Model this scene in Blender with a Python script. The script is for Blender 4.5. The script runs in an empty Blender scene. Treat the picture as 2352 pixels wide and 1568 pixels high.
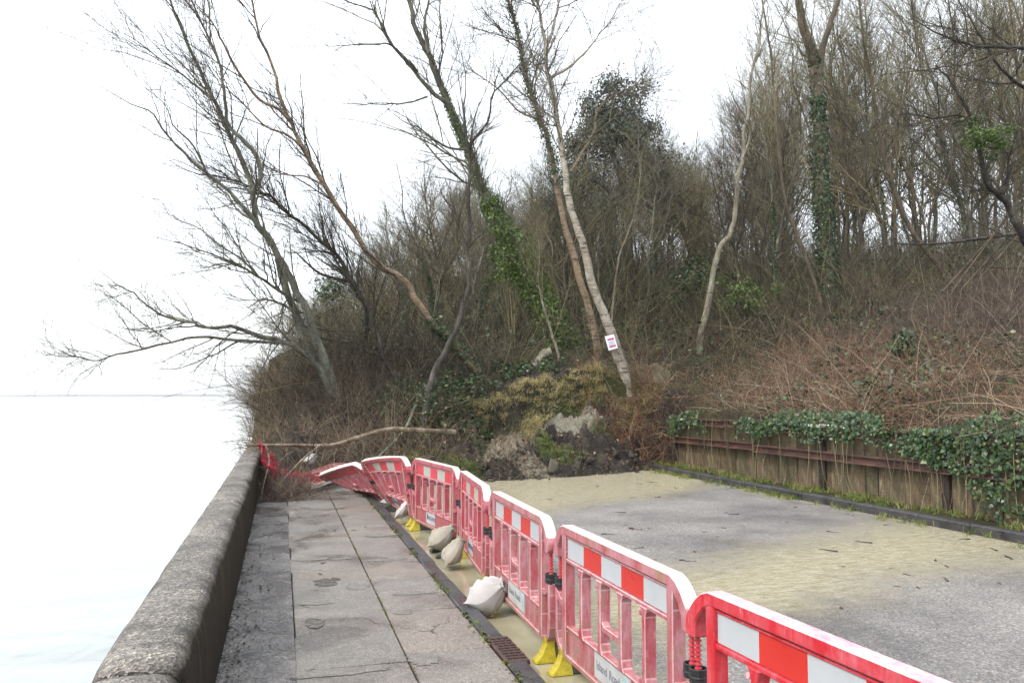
import bpy, bmesh, math
import numpy as np
from mathutils import Vector, Matrix

# ------------------------------------------------------------------ camera, world, sun, exposure
scene = bpy.context.scene
COL = scene.collection
FPX, PW, PH = 1898.0, 2352.0, 1568.0          # focal length and frame in pixels of the reference view
CAM = np.array([0.0, 0.0, 1.8])
PITCH = math.atan(125.0 / FPX)
YAW = math.radians(15.542)

cam_data = bpy.data.cameras.new('camera')
cam_data.sensor_width = 36.0
cam_data.lens = 36.0 * FPX / PW
cam_data.clip_start = 0.05
cam_data.clip_end = 30000.0
cam = bpy.data.objects.new('camera', cam_data)
COL.objects.link(cam)
cam.location = CAM
cam.rotation_euler = (math.radians(90) + PITCH, 0.0, -YAW)
scene.camera = cam

world = bpy.data.worlds.new('World')
scene.world = world
world.use_nodes = True
wn = world.node_tree
wn.nodes.clear()
SUN_EL, SUN_AZ = math.radians(48), math.radians(-115)     # azimuth from +Y towards +X
sky = wn.nodes.new('ShaderNodeTexSky')
sky.sky_type = 'NISHITA'
sky.sun_disc = False
sky.sun_elevation = SUN_EL
sky.sun_rotation = SUN_AZ
sky.air_density = 1.0
sky.dust_density = 4.0
bg1 = wn.nodes.new('ShaderNodeBackground'); bg1.inputs[1].default_value = 0.05
bg2 = wn.nodes.new('ShaderNodeBackground')                # the even white cloud deck
bg2.inputs[0].default_value = (0.94, 0.975, 1.0, 1); bg2.inputs[1].default_value = 0.95
ad = wn.nodes.new('ShaderNodeAddShader'); wo = wn.nodes.new('ShaderNodeOutputWorld')
wn.links.new(sky.outputs[0], bg1.inputs[0])
wn.links.new(bg1.outputs[0], ad.inputs[0]); wn.links.new(bg2.outputs[0], ad.inputs[1])
wn.links.new(ad.outputs[0], wo.inputs[0])

sun_d = bpy.data.lights.new('sun', 'SUN')
sun_d.energy = 1.5; sun_d.angle = math.radians(12); sun_d.color = (1.0, 0.97, 0.92)
sun = bpy.data.objects.new('sun', sun_d); COL.objects.link(sun)
sd = Vector((math.sin(SUN_AZ) * math.cos(SUN_EL), math.cos(SUN_AZ) * math.cos(SUN_EL), math.sin(SUN_EL)))
sun.rotation_euler = sd.to_track_quat('Z', 'Y').to_euler()
sun.location = (-20, -10, 30)

vs = scene.view_settings
vs.view_transform = 'Standard'; vs.look = 'None'; vs.gamma = 1.0; vs.use_curve_mapping = False
vs.exposure = 0.82
scene.cycles.max_bounces = 5
scene.cycles.diffuse_bounces = 3
scene.cycles.glossy_bounces = 3
scene.cycles.transparent_max_bounces = 6
scene.cycles.use_denoising = True

# ------------------------------------------------------------------ helpers: pixels to directions
fw = np.array([math.sin(YAW) * math.cos(PITCH), math.cos(YAW) * math.cos(PITCH), math.sin(PITCH)])
rt = np.array([math.cos(YAW), -math.sin(YAW), 0.0])
upv = np.cross(rt, fw)
def ray(x, y): return fw + rt * (x - PW / 2) / FPX + upv * (PH / 2 - y) / FPX
def at_z(x, y, z=0.0):
    d = ray(x, y); return CAM + d * (z - CAM[2]) / d[2]
def at_y(x, y, Y):
    d = ray(x, y); return CAM + d * Y / d[1]
def proj(p):
    d = np.asarray(p, float) - CAM; z = d @ fw
    return PW / 2 + FPX * (d @ rt) / z, PH / 2 - FPX * (d @ upv) / z

def R(seed): return np.random.default_rng(seed)
def unit(a): return a / np.maximum(np.linalg.norm(a, axis=-1, keepdims=True), 1e-9)

_pt = R(5).random((4, 256, 256))
def vnoise(x, y, k=0):
    xi = np.floor(x).astype(int); yi = np.floor(y).astype(int)
    fx = x - xi; fy = y - yi; fx = fx * fx * (3 - 2 * fx); fy = fy * fy * (3 - 2 * fy)
    t = _pt[k]; a = t[xi % 256, yi % 256]; b = t[(xi + 1) % 256, yi % 256]; c = t[xi % 256, (yi + 1) % 256]; d = t[(xi + 1) % 256, (yi + 1) % 256]
    return (a * (1 - fx) + b * fx) * (1 - fy) + (c * (1 - fx) + d * fx) * fy
def fbm(x, y, s=1.0, o=4, k=0):
    r = 0; a = 1.0; t = 0
    for i in range(o):
        r = r + a * (vnoise(x * s + 17.3 * i, y * s + 5.7 * i, (k + i) % 4) - 0.5); t += a; a *= 0.5; s *= 2.03
    return r / t * 2

# ------------------------------------------------------------------ helpers: objects
def tag(o, label=None, cat=None, group=None, kind=None):
    if label: o['label'] = label
    if cat: o['category'] = cat
    if group: o['group'] = group
    if kind: o['kind'] = kind
    return o
def empty(name, loc=(0, 0, 0), label=None, cat=None, group=None, kind=None):
    o = bpy.data.objects.new(name, None); COL.objects.link(o); o.location = loc; o.empty_display_size = 0.1
    return tag(o, label, cat, group, kind)
def link(name, me, parent=None):
    o = bpy.data.objects.new(name, me); COL.objects.link(o)
    if parent is not None: o.parent = parent
    return o
def np_mesh(name, V, F, mats=(), attrs=None, smooth=True, midx=None):
    V = np.asarray(V, np.float32); F = np.asarray(F, np.int32)
    me = bpy.data.meshes.new(name); k = F.shape[1]; n = len(F)
    me.vertices.add(len(V)); me.vertices.foreach_set('co', V.ravel())
    me.loops.add(n * k); me.loops.foreach_set('vertex_index', F.ravel())
    me.polygons.add(n); me.polygons.foreach_set('loop_start', np.arange(0, n * k, k, dtype=np.int32))
    me.polygons.foreach_set('loop_total', np.full(n, k, np.int32))
    if smooth: me.polygons.foreach_set('use_smooth', np.ones(n, bool))
    if midx is not None: me.polygons.foreach_set('material_index', np.asarray(midx, np.int32))
    for m in (mats if isinstance(mats, (list, tuple)) else [mats]): me.materials.append(m)
    if attrs:
        for an, av in attrs.items():
            a = me.attributes.new(an, 'FLOAT', 'POINT'); a.data.foreach_set('value', np.asarray(av, np.float32))
    me.update(calc_edges=True)
    return me
def np_obj(name, V, F, mats=(), parent=None, origin=None, **kw):
    V = np.asarray(V, float)
    if origin is not None: V = V - np.asarray(origin)
    o = link(name, np_mesh(name, V, F, mats, **kw), parent)
    if origin is not None and parent is None: o.location = origin
    return o
def bm_obj(name, bm, m, parent=None, smooth=False, loc=None):
    me = bpy.data.meshes.new(name); bm.normal_update(); bm.to_mesh(me); bm.free()
    for x in (m if isinstance(m, (list, tuple)) else [m]): me.materials.append(x)
    if smooth:
        for p in me.polygons: p.use_smooth = True
    o = link(name, me, parent)
    if loc is not None: o.location = loc
    return o

class Geo:
    """collects quads or tris of one mesh, with a random value per piece"""
    def __init__(s): s.V = []; s.F = []; s.A = []; s.n = 0
    def add(s, V, F, a):
        s.V.append(V.reshape(-1, 3)); s.F.append(F + s.n); s.A.append(np.asarray(a, float).ravel()); s.n += len(s.V[-1])
    def get(s): return np.concatenate(s.V), np.concatenate(s.F), np.concatenate(s.A)
    def obj(s, name, m, parent=None, origin=None, smooth=True):
        V, F, A = s.get()
        return np_obj(name, V, F, m, parent, origin, attrs={'rnd': A}, smooth=smooth)

def tubes(geo, P, Rr, sides=3, a=None, rough=0.0, seed=0):
    """P (n,k,3) polylines, Rr (n,k) radii -> quads"""
    P = np.asarray(P, float); n, k, _ = P.shape
    T = unit(np.gradient(P, axis=1)); mt = np.abs(unit(P[:, -1] - P[:, 0]))
    ref = np.zeros((n, 3)); ref[np.arange(n), np.argmin(mt, axis=1)] = 1
    N1 = unit(np.cross(T, ref[:, None, :])); N2 = np.cross(T, N1)
    ang = np.arange(sides) * 2 * math.pi / sides
    rr = Rr[:, :, None] * np.ones(sides)
    if rough: rr = rr * (1 + rough * R(seed).normal(size=rr.shape))
    V = P[:, :, None, :] + rr[..., None] * (N1[:, :, None, :] * np.cos(ang)[:, None] + N2[:, :, None, :] * np.sin(ang)[:, None])
    base = (np.arange(n) * k * sides)[:, None, None]
    j = (np.arange(k - 1) * sides)[None, :, None]; s = np.arange(sides)[None, None, :]; s2 = (s + 1) % sides
    F = np.stack([base + j + s, base + j + s2, base + j + sides + s2, base + j + sides + s], -1).reshape(-1, 4)
    if a is None: a = R(seed + 1).random(n)
    geo.add(V, F, np.repeat(a, k * sides))

def smooth_line(pts, n):
    p = np.asarray(pts, float); m = len(p)
    q = np.vstack([2 * p[0] - p[1], p, 2 * p[-1] - p[-2]])
    t = np.linspace(0, m - 1 - 1e-6, n); i = t.astype(int); f = (t - i)[:, None]
    a, b, c, d = q[i], q[i + 1], q[i + 2], q[i + 3]
    return 0.5 * (2 * b + (c - a) * f + (2 * a - 5 * b + 4 * c - d) * f ** 2 + (3 * b - a - 3 * c + d) * f ** 3)

def interp(P, idx, t):
    k = P.shape[1]; s = t * (k - 1); i = np.minimum(s.astype(int), k - 2); f = (s - i)[:, None]
    return P[idx, i] * (1 - f) + P[idx, i + 1] * f, unit(P[idx, i + 1] - P[idx, i])

def spawn(rng, P, Rr, n, ang, length, k=5, tlo=0.1, thi=1.0, up=0.15, bias=(0, 0, 0), wob=0.12, rfac=0.55, rmin=0.003, taper=0.3):
    """n child branches growing out of random places on the parents P"""
    L = np.linalg.norm(np.diff(P, axis=1), axis=2).sum(1)
    idx = rng.choice(len(P), n, p=L / L.sum())
    t = tlo + (thi - tlo) * rng.random(n)
    b, tg = interp(P, idx, t)
    rp = interp(Rr[..., None], idx, t)[0][:, 0]
    az = unit(np.cross(tg, rng.normal(size=(n, 3))))
    th = np.radians(ang[0] + (ang[1] - ang[0]) * rng.random(n))[:, None]
    d = unit(tg * np.cos(th) + az * np.sin(th) + np.array([0, 0, up]) + np.asarray(bias))
    ln = (length[0] + (length[1] - length[0]) * rng.random(n)) * (1.15 - 0.7 * t)
    s = np.linspace(0, 1, k)[None, :, None]
    C = b[:, None] + d[:, None] * ln[:, None, None] * s
    bend = unit(rng.normal(size=(n, 3)) * .8 + np.array([0, 0, 0.7]))
    C = C + bend[:, None] * (ln * 0.22)[:, None, None] * s ** 2
    w = rng.normal(size=(n, k, 3)) * (ln * wob / k * 1.5)[:, None, None]; w[:, 0] = 0
    C = C + np.cumsum(w, axis=1) * 0.6
    r0 = np.maximum(np.minimum(rp * rfac, ln * 0.0105 + 0.002), rmin)
    return C, np.maximum(r0[:, None] * np.linspace(1, taper, k)[None], rmin * 0.7)

# ------------------------------------------------------------------ helpers: materials
def new_mat(name):
    m = bpy.data.materials.new(name); m.use_nodes = True; nt = m.node_tree
    return m, nt, nt.nodes['Principled BSDF']
def nd(nt, typ, ins=None, **kw):
    n = nt.nodes.new(typ)
    for k, v in kw.items(): setattr(n, k, v)
    for k, v in (ins or {}).items():
        if isinstance(v, bpy.types.NodeSocket): nt.links.new(v, n.inputs[k])
        else: n.inputs[k].default_value = v
    return n
def c4(c): return (c[0], c[1], c[2], 1.0)
def ramp(nt, fac, stops):
    r = nt.nodes.new('ShaderNodeValToRGB'); nt.links.new(fac, r.inputs[0]); e = r.color_ramp.elements
    while len(e) < len(stops): e.new(0.5)
    for i, (p, c) in enumerate(stops): e[i].position = p; e[i].color = c4(c) if len(c) == 3 else c
    return r.outputs[0]
def mixc(nt, fac, a, b, mode='MIX'):
    n = nt.nodes.new('ShaderNodeMix'); n.data_type = 'RGBA'; n.blend_type = mode
    for i, v in ((0, fac), (6, a), (7, b)):
        if isinstance(v, bpy.types.NodeSocket): nt.links.new(v, n.inputs[i])
        else: n.inputs[i].default_value = v if i == 0 else c4(v)
    return n.outputs[2]
def coords(nt, scale=(1, 1, 1), kind='Object'):
    t = nt.nodes.new('ShaderNodeTexCoord'); m = nt.nodes.new('ShaderNodeMapping'); m.inputs['Scale'].default_value = scale
    nt.links.new(t.outputs[kind], m.inputs[0]); return m.outputs[0]
def noise(nt, vec, scale, detail=4, rough=0.55, dist=0.0):
    return nd(nt, 'ShaderNodeTexNoise', {'Vector': vec, 'Scale': scale, 'Detail': detail, 'Roughness': rough, 'Distortion': dist}).outputs[0]
def math_n(nt, op, a, b=0.0, clamp=False):
    n = nt.nodes.new('ShaderNodeMath'); n.operation = op; n.use_clamp = clamp
    for i, v in ((0, a), (1, b)):
        if isinstance(v, bpy.types.NodeSocket): nt.links.new(v, n.inputs[i])
        else: n.inputs[i].default_value = v
    return n.outputs[0]
def maprange(nt, v, a, b, c=0.0, d=1.0):
    return nd(nt, 'ShaderNodeMapRange', {'Value': v, 'From Min': a, 'From Max': b, 'To Min': c, 'To Max': d}).outputs[0]
def bump(nt, bsdf, h, strength=0.4, dist=0.01):
    b = nd(nt, 'ShaderNodeBump', {'Height': h, 'Strength': strength, 'Distance': dist}); nt.links.new(b.outputs[0], bsdf.inputs['Normal']); return b
def attr(nt, name): return nd(nt, 'ShaderNodeAttribute', attribute_name=name).outputs['Fac']
def setc(nt, bsdf, col): nt.links.new(col, bsdf.inputs['Base Color'])

def rough_mat(name, stops, scale=8, fine=60, fine_amt=0.5, rough=(0.6, 0.85), bmp=0.4, bdist=0.01, sc=(1, 1, 1), spec=0.5, dist=0.3, kind='Object'):
    m, nt, b = new_mat(name); v = coords(nt, sc, kind)
    n1 = noise(nt, v, scale, 6, 0.6, dist); n2 = noise(nt, v, fine, 3, 0.7)
    col = ramp(nt, maprange(nt, n1, 0.3, 0.7), stops)
    dk = ramp(nt, maprange(nt, n2, 0.3, 0.7), [(0, (1 - fine_amt,) * 3), (1, (1 + fine_amt * 0.6,) * 3)])
    setc(nt, b, mixc(nt, 1.0, col, dk, 'MULTIPLY'))
    nt.links.new(maprange(nt, n1, 0.3, 0.7, rough[0], rough[1]), b.inputs['Roughness'])
    b.inputs['Specular IOR Level'].default_value = spec
    bump(nt, b, math_n(nt, 'ADD', n1, math_n(nt, 'MULTIPLY', n2, 0.6)), bmp, bdist)
    return m
def rnd_mat(name, stops, rough=0.7, spec=0.3, trans=0.0, nscale=0.0):
    """colour taken from the per-piece random value"""
    m, nt, b = new_mat(name); f = attr(nt, 'rnd')
    if nscale:
        f = math_n(nt, 'ADD', math_n(nt, 'MULTIPLY', f, 0.6), math_n(nt, 'MULTIPLY', noise(nt, coords(nt), nscale, 3), 0.45), True)
    setc(nt, b, ramp(nt, f, stops)); b.inputs['Roughness'].default_value = rough; b.inputs['Specular IOR Level'].default_value = spec
    if trans:
        tr = nd(nt, 'ShaderNodeBsdfTranslucent'); nt.links.new(b.inputs['Base Color'].links[0].from_socket, tr.inputs[0])
        mx = nd(nt, 'ShaderNodeMixShader', {0: trans}); nt.links.new(b.outputs[0], mx.inputs[1]); nt.links.new(tr.outputs[0], mx.inputs[2])
        nt.links.new(mx.outputs[0], nt.nodes['Material Output'].inputs[0])
    return m

M = {}
# road: asphalt with mud film and standing water where the attributes say
m, nt, b = new_mat('asphalt'); v = coords(nt)
nA = noise(nt, v, 0.6, 4); nB = noise(nt, v, 70, 2, 0.8); nC = noise(nt, coords(nt, (1, 2.2, 1)), 5, 5, 0.7)
vor = nd(nt, 'ShaderNodeTexVoronoi', {'Vector': v, 'Scale': 60.0})
asp = ramp(nt, maprange(nt, nA, 0.35, 0.65), [(0, (0.165, 0.157, 0.154)), (0.5, (0.255, 0.243, 0.235)), (1, (0.325, 0.31, 0.297))])
spk = ramp(nt, vor.outputs['Color'], [(0, (0.45, 0.43, 0.42)), (0.7, (1, 1, 1)), (1, (1.7, 1.6, 1.5))])
asp = mixc(nt, 1.0, asp, spk, 'MULTIPLY')
asp = mixc(nt, 1.0, asp, ramp(nt, maprange(nt, nB, 0.3, 0.7), [(0, (0.5,) * 3), (1, (1.4,) * 3)]), 'MULTIPLY')
mud = attr(nt, 'mud'); flood = attr(nt, 'flood')
vs_ = coords(nt, (1.0, 1.9, 1)); rip = noise(nt, vs_, 16, 3, 0.6, 0.8)
mfac = maprange(nt, math_n(nt, 'ADD', mud, math_n(nt, 'ADD', math_n(nt, 'MULTIPLY', math_n(nt, 'SUBTRACT', nB, 0.5), 1.3), math_n(nt, 'MULTIPLY', math_n(nt, 'SUBTRACT', nC, 0.5), 0.5))), 0.22, 0.80)
mudc = ramp(nt, maprange(nt, nC, 0.3, 0.7), [(0, (0.31, 0.262, 0.145)), (0.45, (0.40, 0.358, 0.245)), (1, (0.49, 0.455, 0.355))])
col = mixc(nt, mfac, asp, mudc)
flc = ramp(nt, maprange(nt, noise(nt, v, 1.7, 3), 0.35, 0.65), [(0, (0.27, 0.24, 0.155)), (1, (0.36, 0.33, 0.235))])
ffac = maprange(nt, flood, 0.35, 0.65)
setc(nt, b, mixc(nt, ffac, col, flc))
rg = nd(nt, 'ShaderNodeMix', {0: mfac, 2: 0.45, 3: 0.10}); rg2 = nd(nt, 'ShaderNodeMix', {0: ffac, 2: rg.outputs[0], 3: 0.04})
nt.links.new(rg2.outputs[0], b.inputs['Roughness'])
hA = math_n(nt, 'MULTIPLY', math_n(nt, 'ADD', vor.outputs['Distance'], math_n(nt, 'MULTIPLY', nB, 0.8)), math_n(nt, 'SUBTRACT', 1.0, mfac))
hM = math_n(nt, 'MULTIPLY', rip, math_n(nt, 'MULTIPLY', mfac, 3.2))
hh = math_n(nt, 'MULTIPLY', math_n(nt, 'ADD', hA, hM), math_n(nt, 'SUBTRACT', 1.0, ffac))
bump(nt, b, hh, 0.8, 0.014); M['asphalt'] = m

def wet_mat(name, stops, scale, lo, hi, wet_scale=2.2, wet=(0.52, 0.62), bmp=0.5, bd=0.006, fine=90, stain=None, crack=False):
    """mineral surface with its own wet patches: smoother and darker"""
    m, nt, b = new_mat(name); v = coords(nt, kind='Object'); g = nd(nt, 'ShaderNodeNewGeometry').outputs['Position']
    n1 = noise(nt, g, scale, 5, 0.6, 0.4); n2 = noise(nt, g, fine, 2, 0.8); n3 = noise(nt, g, wet_scale, 4, 0.55, 0.5)
    vo = nd(nt, 'ShaderNodeTexVoronoi', {'Vector': g, 'Scale': fine * 0.8})
    c = ramp(nt, maprange(nt, n1, 0.3, 0.7), stops)
    c = mixc(nt, 1.0, c, ramp(nt, maprange(nt, n2, 0.28, 0.72), [(0, (0.5,) * 3), (1, (1.5,) * 3)]), 'MULTIPLY')
    c = mixc(nt, 1.0, c, ramp(nt, vo.outputs['Color'], [(0, (0.6, 0.58, 0.56)), (0.75, (1, 1, 1)), (1, (1.6, 1.5, 1.4))]), 'MULTIPLY')
    w = maprange(nt, n3, wet[0], wet[1])
    c = mixc(nt, w, c, mixc(nt, 1.0, c, (0.55, 0.54, 0.55), 'MULTIPLY'))
    if stain:
        s = maprange(nt, noise(nt, g, stain[1], 4, 0.6, 0.8), stain[2], stain[3]); c = mixc(nt, s, c, stain[0])
    if crack:
        gd = mixc(nt, .18, g, nd(nt, 'ShaderNodeTexNoise', {'Vector': g, 'Scale': 7.0, 'Detail': 4.0}).outputs['Color'])
        ve = nd(nt, 'ShaderNodeTexVoronoi', {'Vector': gd, 'Scale': 1.5}, feature='DISTANCE_TO_EDGE').outputs['Distance']
        cm = math_n(nt, 'MULTIPLY', maprange(nt, ve, 0.012, 0.004), maprange(nt, noise(nt, g, 0.9, 2), 0.54, 0.60))
        c = mixc(nt, math_n(nt, 'MULTIPLY', cm, .85), c, (0.02, 0.018, 0.015))
    setc(nt, b, c); nt.links.new(maprange(nt, w, 0, 1, hi, lo), b.inputs['Roughness'])
    h = math_n(nt, 'MULTIPLY', math_n(nt, 'ADD', n2, vo.outputs['Distance']), maprange(nt, w, 0, 1, 1.0, 0.25))
    bump(nt, b, h, bmp, bd); return m
M['path_asphalt'] = wet_mat('path_asphalt', [(0, (0.105, 0.098, 0.095)), (0.6, (0.182, 0.171, 0.164)), (1, (0.280, 0.262, 0.241))], 3.0, 0.08, 0.42, 1.6, (0.45, 0.56), 0.9, 0.012, 45)
M['slab'] = [wet_mat('paving_%d' % i, [(0, tuple(x * 0.75 for x in c)), (1, c)], 2.5, 0.16, 0.42, 1.3, (0.48, 0.66), 0.6, 0.005, 110, ((0.25, 0.243, 0.22), 3.5, 0.62, 0.72), True) for i, c in enumerate([(0.24, 0.221, 0.199), (0.248, 0.227, 0.203), (0.255, 0.226, 0.196), (0.232, 0.218, 0.20)])]
M['kerb'] = wet_mat('kerb_concrete', [(0, (0.035, 0.035, 0.038)), (1, (0.065, 0.064, 0.066))], 4, 0.25, 0.6, 1.8, (0.5, 0.65), 0.4, 0.004, 80)
M['joint'] = rough_mat('joint_soil', [(0, (0.02, 0.018, 0.012)), (0.6, (0.05, 0.045, 0.03)), (1, (0.05, 0.06, 0.02))], 9)
M['mortar'] = rough_mat('mortar', [(0, (0.13, 0.12, 0.105)), (1, (0.23, 0.215, 0.19))], 12, 70, 0.7)
# sea wall
m, nt, b = new_mat('sea_wall_concrete'); g = nd(nt, 'ShaderNodeNewGeometry'); pos = g.outputs['Position']
n1 = noise(nt, pos, 2.2, 5, 0.6, 0.4); n2 = noise(nt, pos, 60, 3, 0.75); vo = nd(nt, 'ShaderNodeTexVoronoi', {'Vector': pos, 'Scale': 75.0, 'Randomness': 1.0})
mp = nd(nt, 'ShaderNodeMapping', {'Vector': pos, 'Scale': (1, 1, 0.07)}); st = noise(nt, mp.outputs[0], 14, 4, 0.6)
sep = nd(nt, 'ShaderNodeSeparateXYZ', {'Vector': pos})
topc = ramp(nt, maprange(nt, n1, 0.3, 0.7), [(0, (0.12, 0.112, 0.10)), (0.5, (0.20, 0.185, 0.165)), (1, (0.30, 0.28, 0.25))])
topc = mixc(nt, 1.0, topc, ramp(nt, vo.outputs['Color'], [(0.1, (0.3, 0.29, 0.28)), (0.5, (0.8, 0.78, 0.76)), (0.75, (1.1, 1.06, 1.0)), (0.95, (2.0, 1.9, 1.8))]), 'MULTIPLY')
topc = mixc(nt, 1.0, topc, ramp(nt, maprange(nt, n2, 0.3, 0.7), [(0, (0.55,) * 3), (1, (1.4,) * 3)]), 'MULTIPLY')
topc = mixc(nt, maprange(nt, noise(nt, pos, 26, 4, 0.7), 0.62, 0.68), topc, (0.36, 0.35, 0.32))
topc = mixc(nt, maprange(nt, noise(nt, pos, 5, 5, 0.7), 0.52, 0.66), topc, (0.055, 0.052, 0.048))
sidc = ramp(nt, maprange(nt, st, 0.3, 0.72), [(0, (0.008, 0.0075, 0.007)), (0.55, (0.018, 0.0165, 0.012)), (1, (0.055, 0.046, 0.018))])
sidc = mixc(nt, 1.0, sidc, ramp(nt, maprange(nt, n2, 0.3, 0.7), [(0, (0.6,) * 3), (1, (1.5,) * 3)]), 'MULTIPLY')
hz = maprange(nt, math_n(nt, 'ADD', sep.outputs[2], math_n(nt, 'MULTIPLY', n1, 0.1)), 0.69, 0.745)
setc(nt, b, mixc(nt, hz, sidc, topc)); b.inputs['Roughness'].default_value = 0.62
nt.links.new(maprange(nt, hz, 0, 1, 0.12, 0.5), b.inputs['Specular IOR Level'])
bump(nt, b, math_n(nt, 'ADD', math_n(nt, 'MULTIPLY', vo.outputs['Distance'], hz), n2), 0.9, 0.014); M['sea_wall'] = m
# soils and hill
M['hill'] = rough_mat('leaf_litter', [(0, (0.021, 0.018, 0.011)), (0.45, (0.043, 0.036, 0.021)), (0.75, (0.049, 0.049, 0.024)), (1, (0.084, 0.059, 0.034))], 1.6, 25, 0.7, (0.8, 0.95), 0.8, 0.06, spec=0.2)
m, nt, b = new_mat('slipped_soil'); pos = nd(nt, 'ShaderNodeNewGeometry').outputs['Position']
n1 = noise(nt, pos, 1.1, 5, 0.6, 0.6); n2 = noise(nt, pos, 14, 5, 0.7, 0.5); n3 = noise(nt, pos, 60, 3, 0.7)
clay = attr(nt, 'clay'); tan_ = attr(nt, 'tan'); grn = attr(nt, 'green')
c = ramp(nt, maprange(nt, n1, 0.35, 0.65), [(0, (0.016, 0.013, 0.011)), (0.5, (0.036, 0.029, 0.023)), (1, (0.085, 0.069, 0.05))])
c = mixc(nt, maprange(nt, math_n(nt, 'ADD', tan_, math_n(nt, 'MULTIPLY', math_n(nt, 'SUBTRACT', n2, 0.5), 0.8)), 0.4, 0.7), c, (0.27, 0.23, 0.165))
c = mixc(nt, maprange(nt, math_n(nt, 'ADD', clay, math_n(nt, 'MULTIPLY', math_n(nt, 'SUBTRACT', n2, 0.5), 0.6)), 0.45, 0.6), c, (0.30, 0.285, 0.225))
c = mixc(nt, maprange(nt, math_n(nt, 'ADD', grn, math_n(nt, 'MULTIPLY', math_n(nt, 'SUBTRACT', n2, 0.5), 0.8)), 0.4, 0.7), c, (0.06, 0.075, 0.018))
c = mixc(nt, 1.0, c, ramp(nt, maprange(nt, n2, 0.3, 0.7), [(0, (0.4,) * 3), (1, (1.5,) * 3)]), 'MULTIPLY')
c = mixc(nt, 1.0, c, ramp(nt, maprange(nt, n3, 0.3, 0.7), [(0, (0.6,) * 3), (1, (1.4,) * 3)]), 'MULTIPLY')
setc(nt, b, c); b.inputs['Roughness'].default_value = 0.7; b.inputs['Specular IOR Level'].default_value = 0.4
bump(nt, b, math_n(nt, 'ADD', n2, math_n(nt, 'MULTIPLY', n3, 0.4)), 1.0, 0.10); M['soil'] = m
M['clod'] = [rough_mat('clod_%d' % i, [(0, tuple(x * 0.5 for x in c)), (1, c)], 12, 60, 0.6, (0.6, 0.9), 0.9, 0.02) for i, c in enumerate([(0.06, 0.05, 0.04), (0.14, 0.12, 0.09), (0.09, 0.075, 0.06)])]
# sea
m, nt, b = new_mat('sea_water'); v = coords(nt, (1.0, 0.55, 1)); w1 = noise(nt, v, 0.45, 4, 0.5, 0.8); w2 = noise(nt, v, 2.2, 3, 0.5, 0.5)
setc(nt, b, ramp(nt, maprange(nt, noise(nt, coords(nt, (0.35, 1.5, 1)), 0.55, 5, 0.6, 1.2), 0.3, 0.7), [(0, (0.24, 0.262, 0.25)), (0.5, (0.30, 0.325, 0.312)), (1, (0.38, 0.40, 0.388))])); b.inputs['Roughness'].default_value = 0.08  # ripple reflections painted into the water colour as stretched pale streaks
bump(nt, b, math_n(nt, 'ADD', w1, math_n(nt, 'MULTIPLY', w2, 0.25)), 0.5, 0.16); M['sea'] = m
M['coast'] = rough_mat('distant_land', [(0, (0.05, 0.07, 0.05)), (1, (0.12, 0.13, 0.1))], 0.01, 0.05)
# plants
BK = {'greenish': [(0, (0.046, 0.046, 0.036)), (0.45, (0.124, 0.124, 0.098)), (0.8, (0.195, 0.195, 0.150)), (1, (0.273, 0.273, 0.195))],
      'dark': [(0, (0.026, 0.023, 0.021)), (0.6, (0.072, 0.065, 0.057)), (1, (0.156, 0.143, 0.117))],
      'pale': [(0, (0.13, 0.115, 0.085)), (0.5, (0.25, 0.225, 0.165)), (1, (0.36, 0.335, 0.26))],
      'brown': [(0, (0.058, 0.047, 0.034)), (0.6, (0.130, 0.104, 0.075)), (1, (0.221, 0.176, 0.130))]}
BK['tan'] = [(0, (0.08, 0.06, 0.042)), (0.5, (0.20, 0.155, 0.11)), (1, (0.34, 0.28, 0.21))]
for k_, s_ in BK.items():
    M['bark_' + k_] = rough_mat('bark_' + k_, s_, 5, 38, 0.55, (0.7, 0.95), 0.8, 0.02, (1, 1, 0.35), 0.25)
def birch(name, lo, hi, dark):
    m, nt, b = new_mat(name); v = coords(nt, (1, 1, 1)); vb = coords(nt, (1.2, 1.2, 9))
    n1 = noise(nt, v, 4, 5, 0.6, 0.3); bands = noise(nt, vb, 2.6, 4, 0.65, 0.8); n2 = noise(nt, v, 45, 3, 0.7)
    c = ramp(nt, maprange(nt, n1, 0.32, 0.68), [(0, lo), (1, hi)])
    c = mixc(nt, maprange(nt, bands, 0.53, 0.62), c, dark)
    c = mixc(nt, 1.0, c, ramp(nt, maprange(nt, n2, 0.3, 0.7), [(0, (0.65,) * 3), (1, (1.25,) * 3)]), 'MULTIPLY')
    setc(nt, b, c); b.inputs['Roughness'].default_value = 0.75; bump(nt, b, math_n(nt, 'ADD', bands, n2), 0.7, 0.015); return m
M['bark_birch'] = birch('bark_birch', (0.22, 0.17, 0.12), (0.46, 0.43, 0.36), (0.04, 0.03, 0.025))
M['bark_orange'] = birch('bark_orange', (0.15, 0.095, 0.055), (0.33, 0.25, 0.165), (0.05, 0.035, 0.025))
M['twig_grey'] = rnd_mat('twig_grey', [(0, (0.062, 0.056, 0.046)), (0.5, (0.132, 0.120, 0.088)), (1, (0.211, 0.185, 0.132))], 0.85, 0.2)
M['twig_dark'] = rnd_mat('twig_dark', [(0, (0.029, 0.026, 0.021)), (1, (0.108, 0.093, 0.071))], 0.85, 0.2)
M['twig_olive'] = rnd_mat('twig_olive', [(0, (0.063, 0.062, 0.036)), (0.5, (0.154, 0.141, 0.079)), (1, (0.270, 0.234, 0.135))], 0.85, 0.2)
M['bramble'] = rnd_mat('bramble_cane', [(0, (0.06, 0.036, 0.028)), (0.3, (0.15, 0.088, 0.06)), (0.6, (0.245, 0.145, 0.085)), (0.8, (0.27, 0.20, 0.135)), (1, (0.44, 0.37, 0.28))], 0.75, 0.25)
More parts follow.
